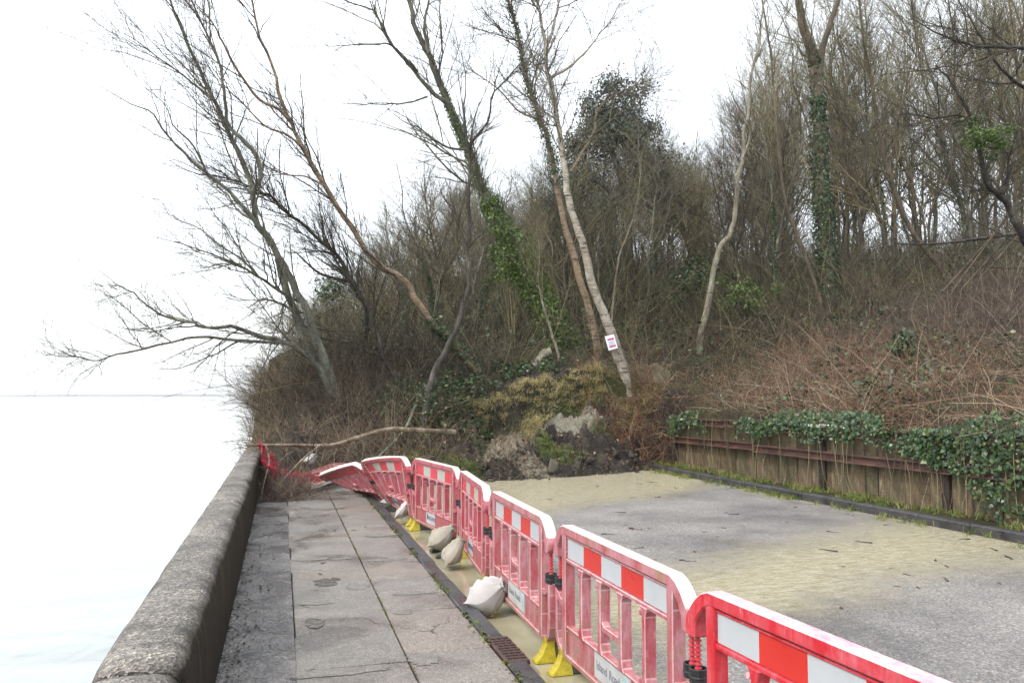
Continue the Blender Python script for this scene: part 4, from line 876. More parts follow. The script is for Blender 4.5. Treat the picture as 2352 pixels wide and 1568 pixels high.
tree('crooked_tree', 'smooth pale crooked tree bent like an elbow, right of the slip', [
    (trace([(1607, 791), (1624, 703), (1640, 615), (1654, 566), (1676, 538), (1690, 483), (1692, 428), (1706, 362), (1709, 307), (1720, 247), (1725, 176), (1742, 110), (1747, 55), (1756, 0)], 22.8, 22.4, 44, ext=1.2), .115, .012),
    (trace([(1706, 362), (1718, 335), (1722, 300), (1716, 275)], 22.5, 22.3, 10, False), .03, .015),
    (trace([(1690, 440), (1687, 370), (1688, 330), (1678, 296)], 22.5, 22.3, 10, False), .022, .008)],
    'bark_pale', 'twig_grey', 107, 18, 70, 320, (.6, 1.8), (.3, .9), (.12, .4), (0, 0, .1), .35, (20, 45), tlo=.5)
tree('ivy_clad_tree', 'thick straight forked tree on the right, lower trunk sheathed in dark ivy', [
    (trace([(1912, 720), (1907, 681), (1896, 549), (1885, 439), (1879, 275), (1874, 165), (1868, 132), (1849, 71), (1835, 0), (1825, -60)], 24.2, 23.6, 40, ext=3), .27, .07),
    (trace([(1879, 175), (1887, 121), (1896, 88), (1912, 38), (1926, 0), (1940, -70)], 23.8, 23.4, 18, False, 2), .11, .04)],
    'bark_brown', 'twig_olive', 108, 22, 110, 500, (.8, 2.2), (.4, 1.0), (.15, .45), (0, 0, 0), .2, (30, 70), tlo=.45, ivy=[(0, .02, .40, 4800, .10, .20, 'ivy'), (0, .36, .6, 500, .08, .06, 'ivy')])
tree('slim_tree', 'slim bare trunk slanting up just left of the ivy-sheathed tree', [
    (trace([(1885, 692), (1857, 609), (1830, 535), (1808, 483), (1795, 400), (1786, 300), (1775, 190), (1769, 110), (1755, 30), (1745, -30)], 23.2, 23.6, 30, ext=1), .075, .012)],
    'bark_brown', 'twig_olive', 109, 24, 110, 500, (.7, 2.0), (.3, .9), (.12, .4), (0, 0, 0), .35, (20, 50), tlo=.4)
tree('red_tree', 'reddish trunk slanting left above the bramble bank, right of the ivy-sheathed tree', [
    (trace([(2170, 640), (2159, 616), (2099, 538), (2055, 439), (2033, 373), (2015, 290), (2005, 200), (1985, 110), (1975, 20), (1965, -50)], 25, 24.6, 30, ext=1), .12, .015)],
    'bark_brown', 'twig_olive', 110, 30, 170, 800, (.9, 2.4), (.4, 1.0), (.15, .45), (0, 0, 0), .25, (25, 60), tlo=.3)
tree('spreading_oak', 'dark spreading oak reaching in from the right edge with a fresh green clump', [
    (trace([(2420, 640), (2352, 549), (2313, 466), (2269, 423), (2247, 341), (2230, 270), (2190, 200), (2150, 150)], 18.6, 18.2, 30), .13, .02),
    (trace([(2420, 120), (2330, 110), (2240, 105), (2170, 85), (2095, 45)], 17.5, 17.2, 18, False), .075, .01),
    (trace([(2247, 341), (2215, 268), (2150, 272), (2080, 262), (2010, 275)], 18.2, 17.6, 16, False), .05, .008),
    (trace([(2430, 260), (2350, 200), (2290, 150), (2240, 60), (2200, 0)], 17.8, 17.4, 18, False), .06, .01),
    (trace([(2300, 445), (2330, 360), (2345, 280), (2352, 200)], 18.2, 18.2, 14, False), .05, .01)],
    'bark_dark', 'twig_dark', 111, 60, 420, 2000, (.7, 2.0), (.4, 1.0), (.15, .45), (-.12, 0, 0), .08, (30, 75), tlo=.15, leafy=(at_y(2265, 320, 18.0), (.75, .6, .55), 1500, .085, 'ivy_bright'))
# dark stems left of centre
tree('dark_stem_tree', 'dark sinuous tree whose long limb sweeps left across the leaning trees', [
    (trace([(839, 800), (839, 780), (845, 733), (833, 692), (804, 644), (780, 591), (739, 556), (690, 510), (662, 491), (625, 455), (591, 437), (550, 418), (508, 408), (440, 395), (390, 370)], 22.6, 20.6, 36), .085, .008),
    (trace([(804, 644), (770, 640), (730, 625), (690, 590), (665, 570)], 22, 21.4, 14, False), .05, .01)],
    'bark_dark', 'twig_dark', 112, 36, 220, 1000, (.6, 1.8), (.3, .9), (.12, .4), LB, .2, (25, 60))
tree('bare_stem_tree', 'slender dark stem with ivy round its foot, left of the ivy bank', [
    (trace([(930, 905), (916, 881), (881, 822), (869, 768), (845, 703), (810, 650), (770, 600), (745, 540), (735, 490)], 21, 21.4, 28), .07, .01)],
    'bark_dark', 'twig_dark', 113, 26, 150, 700, (.6, 1.6), (.3, .8), (.12, .4), (-.1, 0, 0), .25, (25, 60), ivy=[(0, 0, .22, 420, .08, .09, 'ivy')])
tree('low_limb_tree', 'low tree sending long lichened limbs out horizontally over the water', [
    (trace([(748, 872), (718, 828), (690, 806), (650, 786), (591, 769), (532, 751), (475, 751), (426, 739), (366, 721), (307, 674), (260, 650)], 20.0, 17.8, 34), .085, .008),
    (trace([(660, 790), (630, 786), (561, 783), (491, 775), (437, 775), (343, 798), (284, 810), (242, 822), (219, 829), (177, 819), (133, 812)], 19.4, 17.4, 28, False), .045, .007),
    (trace([(718, 828), (680, 745), (668, 709), (626, 692), (600, 688), (570, 706)], 20, 19.2, 18, False), .05, .008),
    (trace([(698, 698), (650, 674), (591, 635), (550, 609), (502, 591), (426, 562), (331, 538)], 20.2, 18.6, 22, False), .045, .006),
    (trace([(591, 635), (560, 600), (500, 560), (450, 520), (390, 500)], 19.4, 18.6, 14, False), .025, .005)],
    'bark_greenish', 'twig_grey', 114, 60, 330, 1600, (.5, 1.5), (.3, .8), (.12, .4), (-.15, 0, 0), .15, (25, 65), tlo=.15)
tree('pale_sapling', 'thin pale sapling curving up between the sign birch and the crooked tree', [
    (trace([(1405, 760), (1412, 660), (1425, 580), (1455, 500), (1470, 420), (1475, 350)], 24, 24, 22), .045, .008)],
    'bark_pale', 'twig_olive', 115, 14, 60, 260, (.5, 1.4), (.3, .7), (.1, .35), (0, 0, 0), .35, (20, 50))
tree('leaning_sapling', 'thin grey sapling leaning left above the upturned stump', [
    (trace([(1282, 812), (1268, 770), (1248, 700), (1236, 640), (1240, 590), (1232, 520)], 22.6, 22.8, 20), .05, .01)],
    'bark_pale', 'twig_olive', 116, 14, 60, 260, (.5, 1.4), (.3, .7), (.1, .35), (-.1, 0, 0), .35, (20, 50))
# holm oak: dense dark evergreen crown with gaps
rng = R(120); hy = 34.0; hb = at_y(1440, 640, hy); hb[2] = float(ground(hb[0], hb[1])) - .2
ho = empty('evergreen_oak', hb, 'dark evergreen tree with a dense rounded crown behind the birches', 'tree')
tp = [smooth_line([hb, at_y(1442, 520, hy), at_y(1430, 420, hy), at_y(1400, 330, hy), at_y(1390, 250, hy)], 16), smooth_line([at_y(1436, 450, hy), at_y(1465, 400, hy), at_y(1475, 340, hy), at_y(1470, 290, hy)], 16), smooth_line([at_y(1438, 480, hy), at_y(1390, 430, hy), at_y(1340, 400, hy), at_y(1320, 370, hy)], 16), smooth_line([at_y(1440, 500, hy), at_y(1490, 470, hy), at_y(1520, 450, hy), at_y(1540, 440, hy)], 16)]
g = Geo(); PP = np.stack(tp); RRr = np.stack([np.linspace(.28, .07, 16)] + [np.linspace(.12, .03, 16)] * 3); tubes(g, PP, RRr, 8, None, .05); g.obj('trunk', M['bark_dark'], ho, hb)
g = Geo(); A1, B1 = spawn(rng, PP, RRr, 90, (30, 80), (.8, 2.4), 6, .35, 1, .2); tubes(g, A1, B1, 4, rng.random(90)); g.obj('limbs', M['twig_dark'], ho, hb)
g = Geo()
for (cx, cy, rx, ry, n_) in [(1400, 245, 72, 48, 2600), (1350, 320, 58, 60, 2300), (1455, 315, 60, 62, 2300), (1405, 300, 70, 50, 1800), (1335, 400, 45, 50, 1300), (1495, 380, 42, 45, 1100), (1300, 470, 45, 50, 1000), (1265, 500, 40, 50, 900), (1400, 205, 40, 22, 700), (1520, 440, 40, 40, 800), (1440, 380, 40, 25, 500), (1370, 480, 55, 30, 800), (1515, 400, 50, 50, 1000), (1545, 480, 50, 45, 900), (1460, 440, 60, 40, 900)]:
    c0 = at_y(cx, cy, hy); s_ = hy * 1.05 / FPX; nc = 16; cc = c0 + np.clip(rng.normal(size=(nc, 3)), -1.6, 1.6) * np.array([rx * s_ * .55, rx * s_ * .6, ry * s_ * .55])
    n_ = int(n_ * 2.6); P_ = cc[rng.integers(nc, size=n_)] + rng.normal(size=(n_, 3)) * .30
    leaves(g, P_, unit(P_ - c0) + np.array([0, 0, .5]), .105, rng)
g.obj('foliage', M['holm'], ho, hb, smooth=False)

# ------------------------------------------------------------------ wood on the hillside: a few tree forms, many copies
protos = []
for v_ in range(7):
    rg = R(200 + v_); nst = [1, 2, 1, 3, 2, 1, 2][v_]; st = []
    for s_ in range(nst):
        a_ = rg.uniform(0, 6.28); ln = rg.uniform(.1, .42) * (1 if nst > 1 else .6); dx, dy = math.cos(a_) * ln, math.sin(a_) * ln
        pts = [np.array([dx * z * .9 + rg.normal() * .16, dy * z * .9 + rg.normal() * .16, z]) for z in np.linspace(0, 9 * rg.uniform(.85, 1), 7)]; pts[0] = np.array([dx * .4, dy * .4, -.5])
        st.append((smooth_line(pts, 24), rg.uniform(.045, .09), .010))
    e = tree('wood_tree', 'bare leafless tree in the tangled wood on the hillside', st, ['bark_brown', 'bark_greenish', 'bark_dark'][v_ % 3], ['twig_olive', 'twig_grey', 'twig_dark'][v_ % 3], 220 + v_, 38, 200, 900, (.9, 2.8), (.4, 1.2), (.15, .5), (0, 0, 0), .22, (30, 75), tlo=.12, group='bare trees of the hillside wood', ivy=[(0, .03, .45, 700, .09, .14, 'ivy')] if v_ in (1, 4) else None)
    protos.append(e)
TOPX = [560, 700, 800, 900, 1000, 1200, 1300, 1400, 1500, 1600, 1680, 1760, 1850, 2000, 2400]
TOPY = [930, 790, 610, 440, 360, 370, 330, 300, 210, 300, 330, 120, -60, -160, -320]
rg = R(300); placed = []; tries = 0; used = [False] * 7
while len(placed) < 165 and tries < 6000:
    tries += 1; Y_ = rg.uniform(24.5, 58) if rg.random() < .75 else rg.uniform(17, 30); X_ = rg.uniform(0.5, 46)
    px_, py_ = proj((X_, Y_, float(ground(X_, Y_))))
    if px_ < 690 or px_ > 2460 or (Y_ < 25 and X_ < 15): continue
    if px_ > 1720 and (Y_ < 27 or rg.random() < .42): continue
    if any(math.hypot(X_ - q[0], Y_ - q[1]) < .95 for q in placed): continue
    if 1560 < px_ < 1700 and Y_ < 30: continue
    ty = np.interp(px_, TOPX, TOPY) + rg.uniform(0, 130); dist = (np.array([X_, Y_, 0]) - CAM) @ fw
    h_ = (py_ - ty) / FPX * dist
    h_ = min(max(h_, 2.2), 15)
    placed.append((X_, Y_)); k_ = int(rg.integers(7)); src = protos[k_]
    if not used[k_]: o = src; used[k_] = True
    else:
        o = src.copy(); COL.objects.link(o)
        for ch in src.children:
            c = ch.copy(); COL.objects.link(c); c.parent = o
    s_ = h_ / 9.0; o.location = (X_, Y_, float(ground(X_, Y_)) - .1 + .45 * min(s_, 1) * 0); o.rotation_euler = (rg.normal() * .06, rg.normal() * .06, rg.uniform(0, 6.28)); sw_ = s_ ** .6
    o.scale = (sw_, sw_, s_)

# ------------------------------------------------------------------ undergrowth masses
def far_area(rng, n):
    Y_ = 21.5 + 34 * rng.random(n) ** 1.3; X_ = .1 + (Y_ * .95 + 4) * rng.random(n); return X_, Y_
thicket('hillside_undergrowth', M['twig_olive'], 5000, far_area, (.8, 3.0), .75, (.006, .012), 401, 4, (-.12, 0, 0), 10000, (.3, 1.1), .5)
thicket('hillside_undergrowth', M['twig_dark'], 3200, far_area, (1.2, 4.0), .6, (.006, .014), 402, 4, (-.15, 0, 0), 7000, (.3, 1.2), .35)
def tall_area(rng, n):
    Y_ = 25 + 22 * rng.random(n); X_ = np.where(rng.random(n) < .6, 11 + 32 * rng.random(n), 1.5 + 14 * rng.random(n)); return X_, Y_
thicket('tall_scrub', M['twig_olive'], 2600, tall_area, (1.6, 4.2), .6, (.008, .017), 413, 4, (-.12, 0, 0), 9000, (.4, 1.4), .25)
thicket('tall_scrub', M['twig_dark'], 900, tall_area, (2.0, 5.0), .55, (.010, .024), 414, 6, (-.12, 0, 0), 6000, (.4, 1.5), .2)
thicket('tall_scrub', M['twig_grey'], 1100, rect(17.5, 42, 24, 40), (2.5, 6.0), .5, (.010, .022), 415, 6, (-.12, 0, 0), 8500, (.5, 1.7), .2)
thicket('slump_brush', M['drystem'], 3000, rect(-.68, 3.6, 16.2, 22.5), (.3, 1.1), .7, (.003, .006), 403, 5, (-.2, -.1, 0), 7500, (.12, .5), .6)
thicket('slump_brush', M['twig_dark'], 1500, rect(-.68, 5.5, 18.5, 24), (.6, 2.2), .7, (.004, .009), 404, 6, (-.2, 0, 0), 6000, (.2, .8), .4)
thicket('sea_edge_brush', M['drystem'], 800, rect(-.7, -.1, 17.0, 34), (.4, 1.4), .6, (.003, .006), 405, 6, (-.4, -.1, .1), 3000, (.15, .6), .3)
def bank(rng, n):
    Y_ = 5 + 16.5 * rng.random(n); X_ = 9.75 + 4.6 * rng.random(n) ** 1.1; return X_, Y_
thicket('bramble_thicket', M['bramble'], 5000, bank, (.4, 1.5), .9, (.004, .008), 406, 5, (-.12, 0, 0), 8000, (.12, .45), .8)
thicket('bramble_thicket', M['bramble'], 1900, rect(9.9, 15.5, 16.5, 23.2), (.4, 1.5), .9, (.004, .008), 416, 5, (-.15, -.1, 0), 2600, (.12, .5), .7)
def upbank(rng, n):
    Y_ = 6 + 18 * rng.random(n); X_ = 12.6 + 9 * rng.random(n); return X_, Y_
thicket('upper_bank_brush', M['purple'], 4800, upbank, (.4, 1.6), .7, (.004, .009), 407, 4, (0, 0, 0), 7000, (.15, .5), .35)
thicket('red_canes', M['redcane'], 650, rect(7.4, 9.7, 18.7, 20.6), (.5, 1.7), .8, (.004, .008), 408, 4, (-.3, -.35, 0), 900, (.15, .5), .35)
thicket('red_canes', M['drystem'], 170, rect(8.2, 10.6, 19.2, 20.6), (.9, 2.2), .55, (.005, .009), 409, 5, (-1.1, -.4, -.2), 100, (.15, .5), .35)
thicket('slip_weeds', M['drystem'], 1300, rect(2.4, 5.2, 16.9, 19.6), (.12, .5), .6, (.003, .006), 410, 4, (-.1, -.2, 0), 800, (.08, .25), .6)
thicket('wall_stems', M['bramble'], 110, lambda r_, n: (9.30 + .16 * r_.random(n), 6 + 13 * r_.random(n)), (.5, 1.2), .10, (.003, .006), 411, 5, (.05, 0, 0), 120, (.1, .3), .08, zf=lambda x, y: np.full(x.shape, .06))
thicket('drifted_twigs', M['purple'], 420, rect(-.32, .55, 14.0, 16.4), (.2, .8), 1.2, (.003, .006), 412, 5, (0, 0, 0), 4500, (.1, .45), .5, up=.15, zf=lambda x, y: np.full(x.shape, .13))

# ground ivy, moss and grass
def leaf_mass(name, m, n, area, h, size, seed, dens=None, zf=None, N0=(0, 0, 1)):
    rng = R(seed); x, y = area(rng, n)
    if dens is not None: kp = rng.random(len(x)) < dens(x, y); x, y = x[kp], y[kp]
    z = (zf or surf)(x, y) + h * rng.random(len(x)); g = Geo(); leaves(g, np.stack([x, y, z], 1), np.tile(np.array(N0, float), (len(x), 1)), size, rng)
    return tag(g.obj(name, m, smooth=False), kind='stuff')
lump = lambda s, k=0: (lambda x, y: np.clip(.5 + 1.6 * fbm(x, y, s, 3, k), 0, 1))
leaf_mass('ground_ivy', M['ivy'], 12000, rect(2.1, 5.6, 18.0, 21.4), .34, .085, 501, lambda x, y: np.clip(1.3 - ((x - 3.6) / 1.6) ** 2 - ((y - 19.7) / 1.4) ** 2 + .6 * fbm(x, y, 1.2, 3), 0, 1))
leaf_mass('ground_ivy', M['ivy'], 2200, rect(5.6, 7.2, 20.6, 22.6), .3, .08, 502, lump(1.2))
leaf_mass('bank_ivy', M['ivy'], 9000, bank, .75, .085, 503, lambda x, y: np.clip(.15 + 2.2 * fbm(x, y, .8, 3, 2) + (12 - y) * .06, 0, 1))
leaf_mass('bank_ivy', M['ivy'], 6000, rect(14, 21, 19.5, 25.5), .25, .10, 504, lump(.6, 1))
leaf_mass('wood_leaves', M['ivy'], 14000, far_area, 1.5, .11, 505, lambda x, y: np.clip(.25 + 1.8 * fbm(x, y, .35, 3, 3), 0, 1))
leaf_mass('litter', M['redcane'], 4000, rect(1.5, 10.4, 17.2, 22), .03, .07, 506)
def grass(name, m, C, hgt, seed, per=16, spread=.06, dir_=(0, 0, 0)):
    rng = R(seed); n = len(C) * per; B_ = np.repeat(C, per, 0) + rng.normal(size=(n, 3)) * np.array([spread, spread, 0]); d = unit(rng.normal(size=(n, 3)) * .45 + np.array([0, 0, 1]) + np.asarray(dir_)); ln = (hgt[0] + (hgt[1] - hgt[0]) * rng.random(n))[:, None]
    side = unit(np.cross(d, rng.normal(size=(n, 3)))) * (.003 + .0025 * rng.random(n))[:, None]; drop = np.concatenate([rng.normal(size=(n, 2)) * .25, -.35 * np.ones((n, 1))], 1)
    m1 = B_ + d * ln * .55; t1 = B_ + d * ln + drop * ln
    V = np.stack([B_ - side, B_ + side, m1 + side * .8, m1 - side * .8, t1 + side * .15, t1 - side * .15], 1); F_ = (np.arange(n)[:, None, None] * 6 + np.array([[0, 1, 2, 3], [3, 2, 4, 5]])[None]).reshape(-1, 4)
    g = Geo(); g.add(V, F_, np.repeat(np.clip(np.repeat(rng.random(len(C)), per) * .6 + rng.random(n) * .4, 0, 1), 6)); return tag(g.obj(name, m, smooth=False), kind='stuff')
rng = R(520); n = 420; y = 5.5 + 14 * rng.random(n); x = np.where(rng.random(n) < .72, 8.95 + .55 * rng.random(n), 8.66 - .22 * rng.random(n) ** 2); kp = vnoise(y * 1.3, x * 2) > .38
grass('verge_grass', M['grass'], np.stack([x, y, np.where(x > 8.8, .09, .0)], 1)[kp], (.05, .2), 521, 16, .05)
def crest(n, seed, path, w):
    rng = R(seed); p = smooth_line(path, 60); q = p[rng.integers(60, size=n)] + rng.normal(size=(n, 2)) * w; return np.stack([q[:, 0], q[:, 1], surf(q[:, 0], q[:, 1]) - .02], 1)
grass('crest_grass', M['straw'], crest(420, 530, [(4.0, 19.2), (4.8, 19.4), (5.4, 19.7), (6.2, 19.85), (6.9, 20.05), (7.6, 20.25), (8.2, 20.35)], .09), (.10, .28), 531, 16, .06, (-.1, -.35, 0))
grass('crest_grass', M['straw'], crest(110, 532, [(5.6, 18.9), (5.8, 19.3), (6.0, 19.6)], .1), (.15, .36), 533, 16, .05, (-.1, -.5, -.2))
grass('crest_grass', M['straw'], crest(60, 534, [(8.3, 19.9), (8.8, 20.2), (9.2, 20.0)], .16), (.15, .4), 535, 16, .06, (.1, -.5, -.3))
grass('slip_grass', M['grass'], crest(150, 536, [(5.6, 18.0), (6.1, 18.15), (6.6, 18.3)], .16), (.05, .16), 537, 14, .05)
grass('slip_grass', M['grass'], crest(160, 538, [(2.6, 17.3), (3.3, 17.5), (4.0, 17.6)], .2), (.06, .2), 539, 14, .05)
rng = R(540); n = 1500; y = 2.5 + 12.5 * rng.random(n) ** 1.4; kp = vnoise(y * 2.2, y * 0 + 3) > .42; y = y[kp]; x = 1.408 + rng.normal(size=len(y)) * .012 * (1 + 1.5 * vnoise(y * 3, y * 0))
g = Geo(); leaves(g, np.stack([x, y, .098 + .012 * rng.random(len(y))], 1), np.tile([0., 0, 1], (len(y), 1)), .024, rng); tag(g.obj('joint_moss', M['moss'], smooth=False), kind='stuff')
n = 500; y = 3 + 11 * rng.random(n); kp = vnoise(y * 1.7, y * 0 + 7) > .5; y = y[kp]; x = .82 + rng.normal(size=len(y)) * .007
g = Geo(); leaves(g, np.stack([x, y, .097 + .008 * rng.random(len(y))], 1), np.tile([0., 0, 1], (len(y), 1)), .016, rng); tag(g.obj('joint_moss', M['moss'], smooth=False), kind='stuff')

# ivy hanging over the retaining wall: the nearest leaves one by one
LP = [(0, -.5), (.16, -.42), (.42, -.30), (.30, -.02), (.36, .22), (.14, .2), (0, .55), (-.14, .2), (-.36, .22), (-.30, -.02), (-.42, -.30), (-.16, -.42)]
def ivy_mesh(name, mat_):
    me = bpy.data.meshes.new(name); me.from_pydata([(0, 0, .05)] + [(p[0], p[1], -.10 * abs(p[0]) * 2 + .02 * math.sin(i * 2.1)) for i, p in enumerate(LP)], [], [(0, 1 + i, 1 + (i + 1) % 12) for i in range(12)]); me.materials.append(mat_); return me
IM = [rnd_mat('ivy_single_%d' % i, [(0, c), (1, c)], .33, .5, .12) for i, c in enumerate([(0.022, 0.052, 0.02), (0.034, 0.075, 0.028), (0.05, 0.10, 0.036), (0.085, 0.12, 0.04)])]
IME = [ivy_mesh('leaf', q) for q in IM]
def drape(y, rng):
    n_ = len(y); low = .98 - .5 * np.clip(vnoise(y * .9, y * 0 + 1) * 1.7 - .25, 0, 1) - .42 * np.clip(11.6 - y, 0, 2.5) / 2.5
    hi_ = 1.24 + .42 * vnoise(y * 1.6, y * 0 + 5); z = low + (hi_ - low) * rng.random(n_) ** .8; x = 9.44 - .10 * rng.random(n_) + np.clip(z - 1.27, 0, 1) * 1.6 * rng.random(n_); return x, z
rng = R(560)
iv = empty('ivy_plant', (9.45, 9.6, .1), 'glossy ivy hanging thickly over the near end of the retaining wall', 'ivy')
y = 7.8 + 3.7 * rng.random(300); x, z = drape(y, rng); x = x - .03
for i in range(300):
    o = link('leaf', IME[int(rng.choice(4, p=[.3, .4, .22, .08]))], iv); o.location = (x[i] - 9.45, y[i] - 9.6, z[i] - .1)
    s_ = rng.uniform(.04, .10); o.scale = (s_, s_, s_); o.rotation_euler = (math.radians(90) + rng.normal() * .35 - .25, rng.normal() * .6 + math.pi * 0, -math.pi / 2 + rng.normal() * .45)
    o.rotation_euler[1] += math.pi
n = 7000; y = 5.5 + 6.3 * rng.random(n); x, z = drape(y, rng); kp = rng.random(n) < np.clip(.75 + 2.0 * fbm(y, z * 2, 1.1, 3, 2), .05, 1); x, y, z = x[kp], y[kp], z[kp]; n = len(x); g = Geo(); leaves(g, np.stack([x, y, z], 1), np.tile([-1., -.2, .5], (n, 1)), .068, rng); tag(g.obj('foliage', M['ivy'], iv, (9.45, 9.6, .1), smooth=False), kind='stuff')
n = 40; y0 = 6 + 5.6 * rng.random(n); P_ = np.stack([np.stack([np.full(5, 9.42) - .05 * rng.random(5), yy + np.cumsum(rng.normal(size=5) * .06), np.linspace(.12, 1.3, 5)], 1) for yy in y0]); g = Geo(); tubes(g, P_, np.full((n, 5), .006), 4); tag(g.obj('stems', M['twig_olive'], iv, (9.45, 9.6, .1)), kind='stuff')
iv2 = empty('ivy_plant', (9.45, 15, .1), 'ivy curtain over the rails at the far end of the retaining wall', 'ivy')
n = 6000; y = 11.8 + 7.3 * rng.random(n); x, z = drape(y, rng); kp = rng.random(n) < np.clip(.42 + 2.4 * fbm(y, z * 2, .8, 3), .02, 1); g = Geo(); leaves(g, np.stack([x, y, z], 1)[kp], np.tile([-1., -.2, .5], (kp.sum(), 1)), .066, rng); tag(g.obj('foliage', M['ivy'], iv2, (9.45, 15, .1), smooth=False), kind='stuff')
n = 24; y0 = 12 + 7 * rng.random(n); P_ = np.stack([np.stack([np.full(5, 9.42) - .05 * rng.random(5), yy + np.cumsum(rng.normal(size=5) * .06), np.linspace(.12, 1.3, 5)], 1) for yy in y0]); g = Geo(); tubes(g, P_, np.full((n, 5), .006), 4); tag(g.obj('stems', M['twig_olive'], iv2, (9.45, 15, .1)), kind='stuff')

# evergreen bushes in the wood
for i, (px_, py_, Y_, rad, n_, mm, lab) in enumerate([(1715, 690, 25.0, (1.0, .8, .75), 2600, 'ivy_bright', 'bright green bush behind the crooked pale tree'), (1600, 640, 27.0, (.9, .8, .8), 1600, 'ivy', 'dark green bush between the crooked tree and the birches'), (2085, 790, 15.5, (.32, .3, .3), 700, 'ivy', 'small clump of ivy on the bramble bank, right of the ivy-sheathed tree'), (1180, 610, 24.6, (.9, .7, .6), 1800, 'ivy_bright', 'leafy bush hanging beside the ivy-wrapped leaning trunk'), (760, 670, 26.0, (.5, .5, .6), 700, 'ivy', 'small green bush behind the trees leaning over the sea')]):
    rng = R(700 + i); c0 = at_y(px_, py_, Y_); b0 = np.array([c0[0], c0[1], float(surf(c0[0], c0[1])) - .05]); e = empty('bush', b0, lab, 'bush')
    cl = c0 + rng.normal(size=(18, 3)) * np.array(rad) * .5; P_ = cl[rng.integers(18, size=n_)] + rng.normal(size=(n_, 3)) * np.array(rad) * .2; P_[:, 2] = np.maximum(P_[:, 2], b0[2] + .05)
    g = Geo(); leaves(g, P_, unit(P_ - c0) + np.array([0, 0, .4]), .10, rng); g.obj('foliage', M[mm], e, b0, smooth=False)
    g = Geo(); tubes(g, np.stack([smooth_line([b0 + rng.normal(size=3) * .04, (b0 + q) / 2 + rng.normal(size=3) * .08, q], 6) for q in cl]), np.tile(np.linspace(.018, .006, 6), (18, 1)), 4); g.obj('stems', M['twig_olive'], e, b0)
# grit gathered at the foot of the sea wall
rng = R(720); n = 900; x = -.345 + .30 * rng.random(n) ** 2.2; y = 3 + 12 * rng.random(n) ** 1.3; s_ = (.003 + .009 * rng.random(n) ** 3)[:, None, None]
oc = np.array([(1, 0, 0), (0, 1, 0), (-1, 0, 0), (0, -1, 0), (0, 0, .7), (0, 0, -.7)], float); of = np.array([(0, 1, 4), (1, 2, 4), (2, 3, 4), (3, 0, 4), (1, 0, 5), (2, 1, 5), (3, 2, 5), (0, 3, 5)])
V = np.stack([x, y, np.full(n, .103)], 1)[:, None] + (oc[None] + .35 * rng.normal(size=(n, 6, 3))) * s_
o = np_obj('grit', V.reshape(-1, 3), (np.arange(n)[:, None, None] * 6 + of[None]).reshape(-1, 3), M['rotten'], smooth=False); tag(o, kind='stuff')
# ------------------------------------------------------------------ notice on the birch
sp = at_y(1404, 786, 20.5 - .19); sg = empty('notice', sp, 'small white notice with magenta bars fixed to the leaning birch', 'sign'); sg.rotation_euler = (H_(-4), H_(-15), H_(-8))
bm_obj('board', box_bm(-.145, .145, -.006, .006, -.215, .215, .002), M['sign_edge'], sg); bm_obj('sheet', box_bm(-.13, .13, -.0095, -.0062, -.195, .195, 0), M['sign'], sg)
for z, h_, m_ in ((.085, .045, 'ink_pink'), (-.11, .04, 'ink_pink')): bm_obj('printed_bar', box_bm(-.085, .095, -.0125, -.0100, z - h_ / 2, z + h_ / 2, 0), M[m_], sg)
for i, z in enumerate((.03, .005, -.02, -.045, -.07)): bm_obj('printed_line', box_bm(-.09 + .01 * i % .03, .085 - .02 * (i % 2), -.0125, -.0100, z - .004, z + .004, 0), M['ink_grey'], sg)

# ------------------------------------------------------------------ fallen wood
def log(name, label, pts, r0, r1, bark, seed, twigs=0, cat='branch', tl=(.3, .9), subs=()):
    rng = R(seed); P = smooth_line(pts, 30); e = empty(name, P[0], label, cat); Rr = np.linspace(r0, r1, 30); g = Geo(); tubes(g, P[None], Rr[None], 8, None, .07, seed)
    for sp_, a, c in subs: q = smooth_line(sp_, 16); tubes(g, q[None], np.linspace(a, c, 16)[None], 6, None, .05, seed + 3)
    g.obj('limb', M[bark], e, P[0])
    if twigs:
        PP = [P] + [smooth_line(q[0], 30) for q in subs]; RR = [Rr] + [np.linspace(q[1], q[2], 30) for q in subs]
        A, B_ = spawn(rng, np.stack(PP), np.stack(RR), twigs, (25, 70), tl, 6, .02, 1, .05); g = Geo(); tubes(g, A, B_, 4, rng.random(twigs)); A2, B2 = spawn(rng, A, B_, twigs * 6, (25, 70), (.1, .4), 4, .1, 1, .05); tubes(g, A2, B2, 3, rng.random(twigs * 6)); tag(g.obj('twigs', M['twig_dark'], e, P[0]), kind='stuff')
    return e
log('fallen_branch', 'long fallen branch lying across the slip to the top of the sea wall', [at_y(1045, 992, 17.3), at_y(960, 988, 16.9), at_y(890, 986, 16.6), at_y(830, 1002, 16.3), at_y(760, 1022, 16.1), at_y(680, 1022, 15.9), at_y(600, 1022, 15.7), at_y(570, 1020, 15.7)], .055, .022, 'bark_tan', 601, 34,
    subs=[([at_y(735, 1022, 16.0), at_y(700, 1050, 15.6), at_y(670, 1080, 15.2), at_y(640, 1115, 14.9), at_y(625, 1150, 14.6)], .024, .008), ([at_y(610, 1022, 15.7), at_y(618, 1060, 15.4), at_y(606, 1110, 14.8), at_y(600, 1150, 14.4)], .02, .007)])
log('fallen_log', 'dark fallen trunk lying level through the brush left of centre', [at_y(1010, 806, 24), at_y(940, 800, 23.6), at_y(860, 800, 23.2), at_y(790, 785, 22.8), at_y(730, 775, 22.4)], .085, .04, 'bark_greenish', 602, 12, 'trunk')
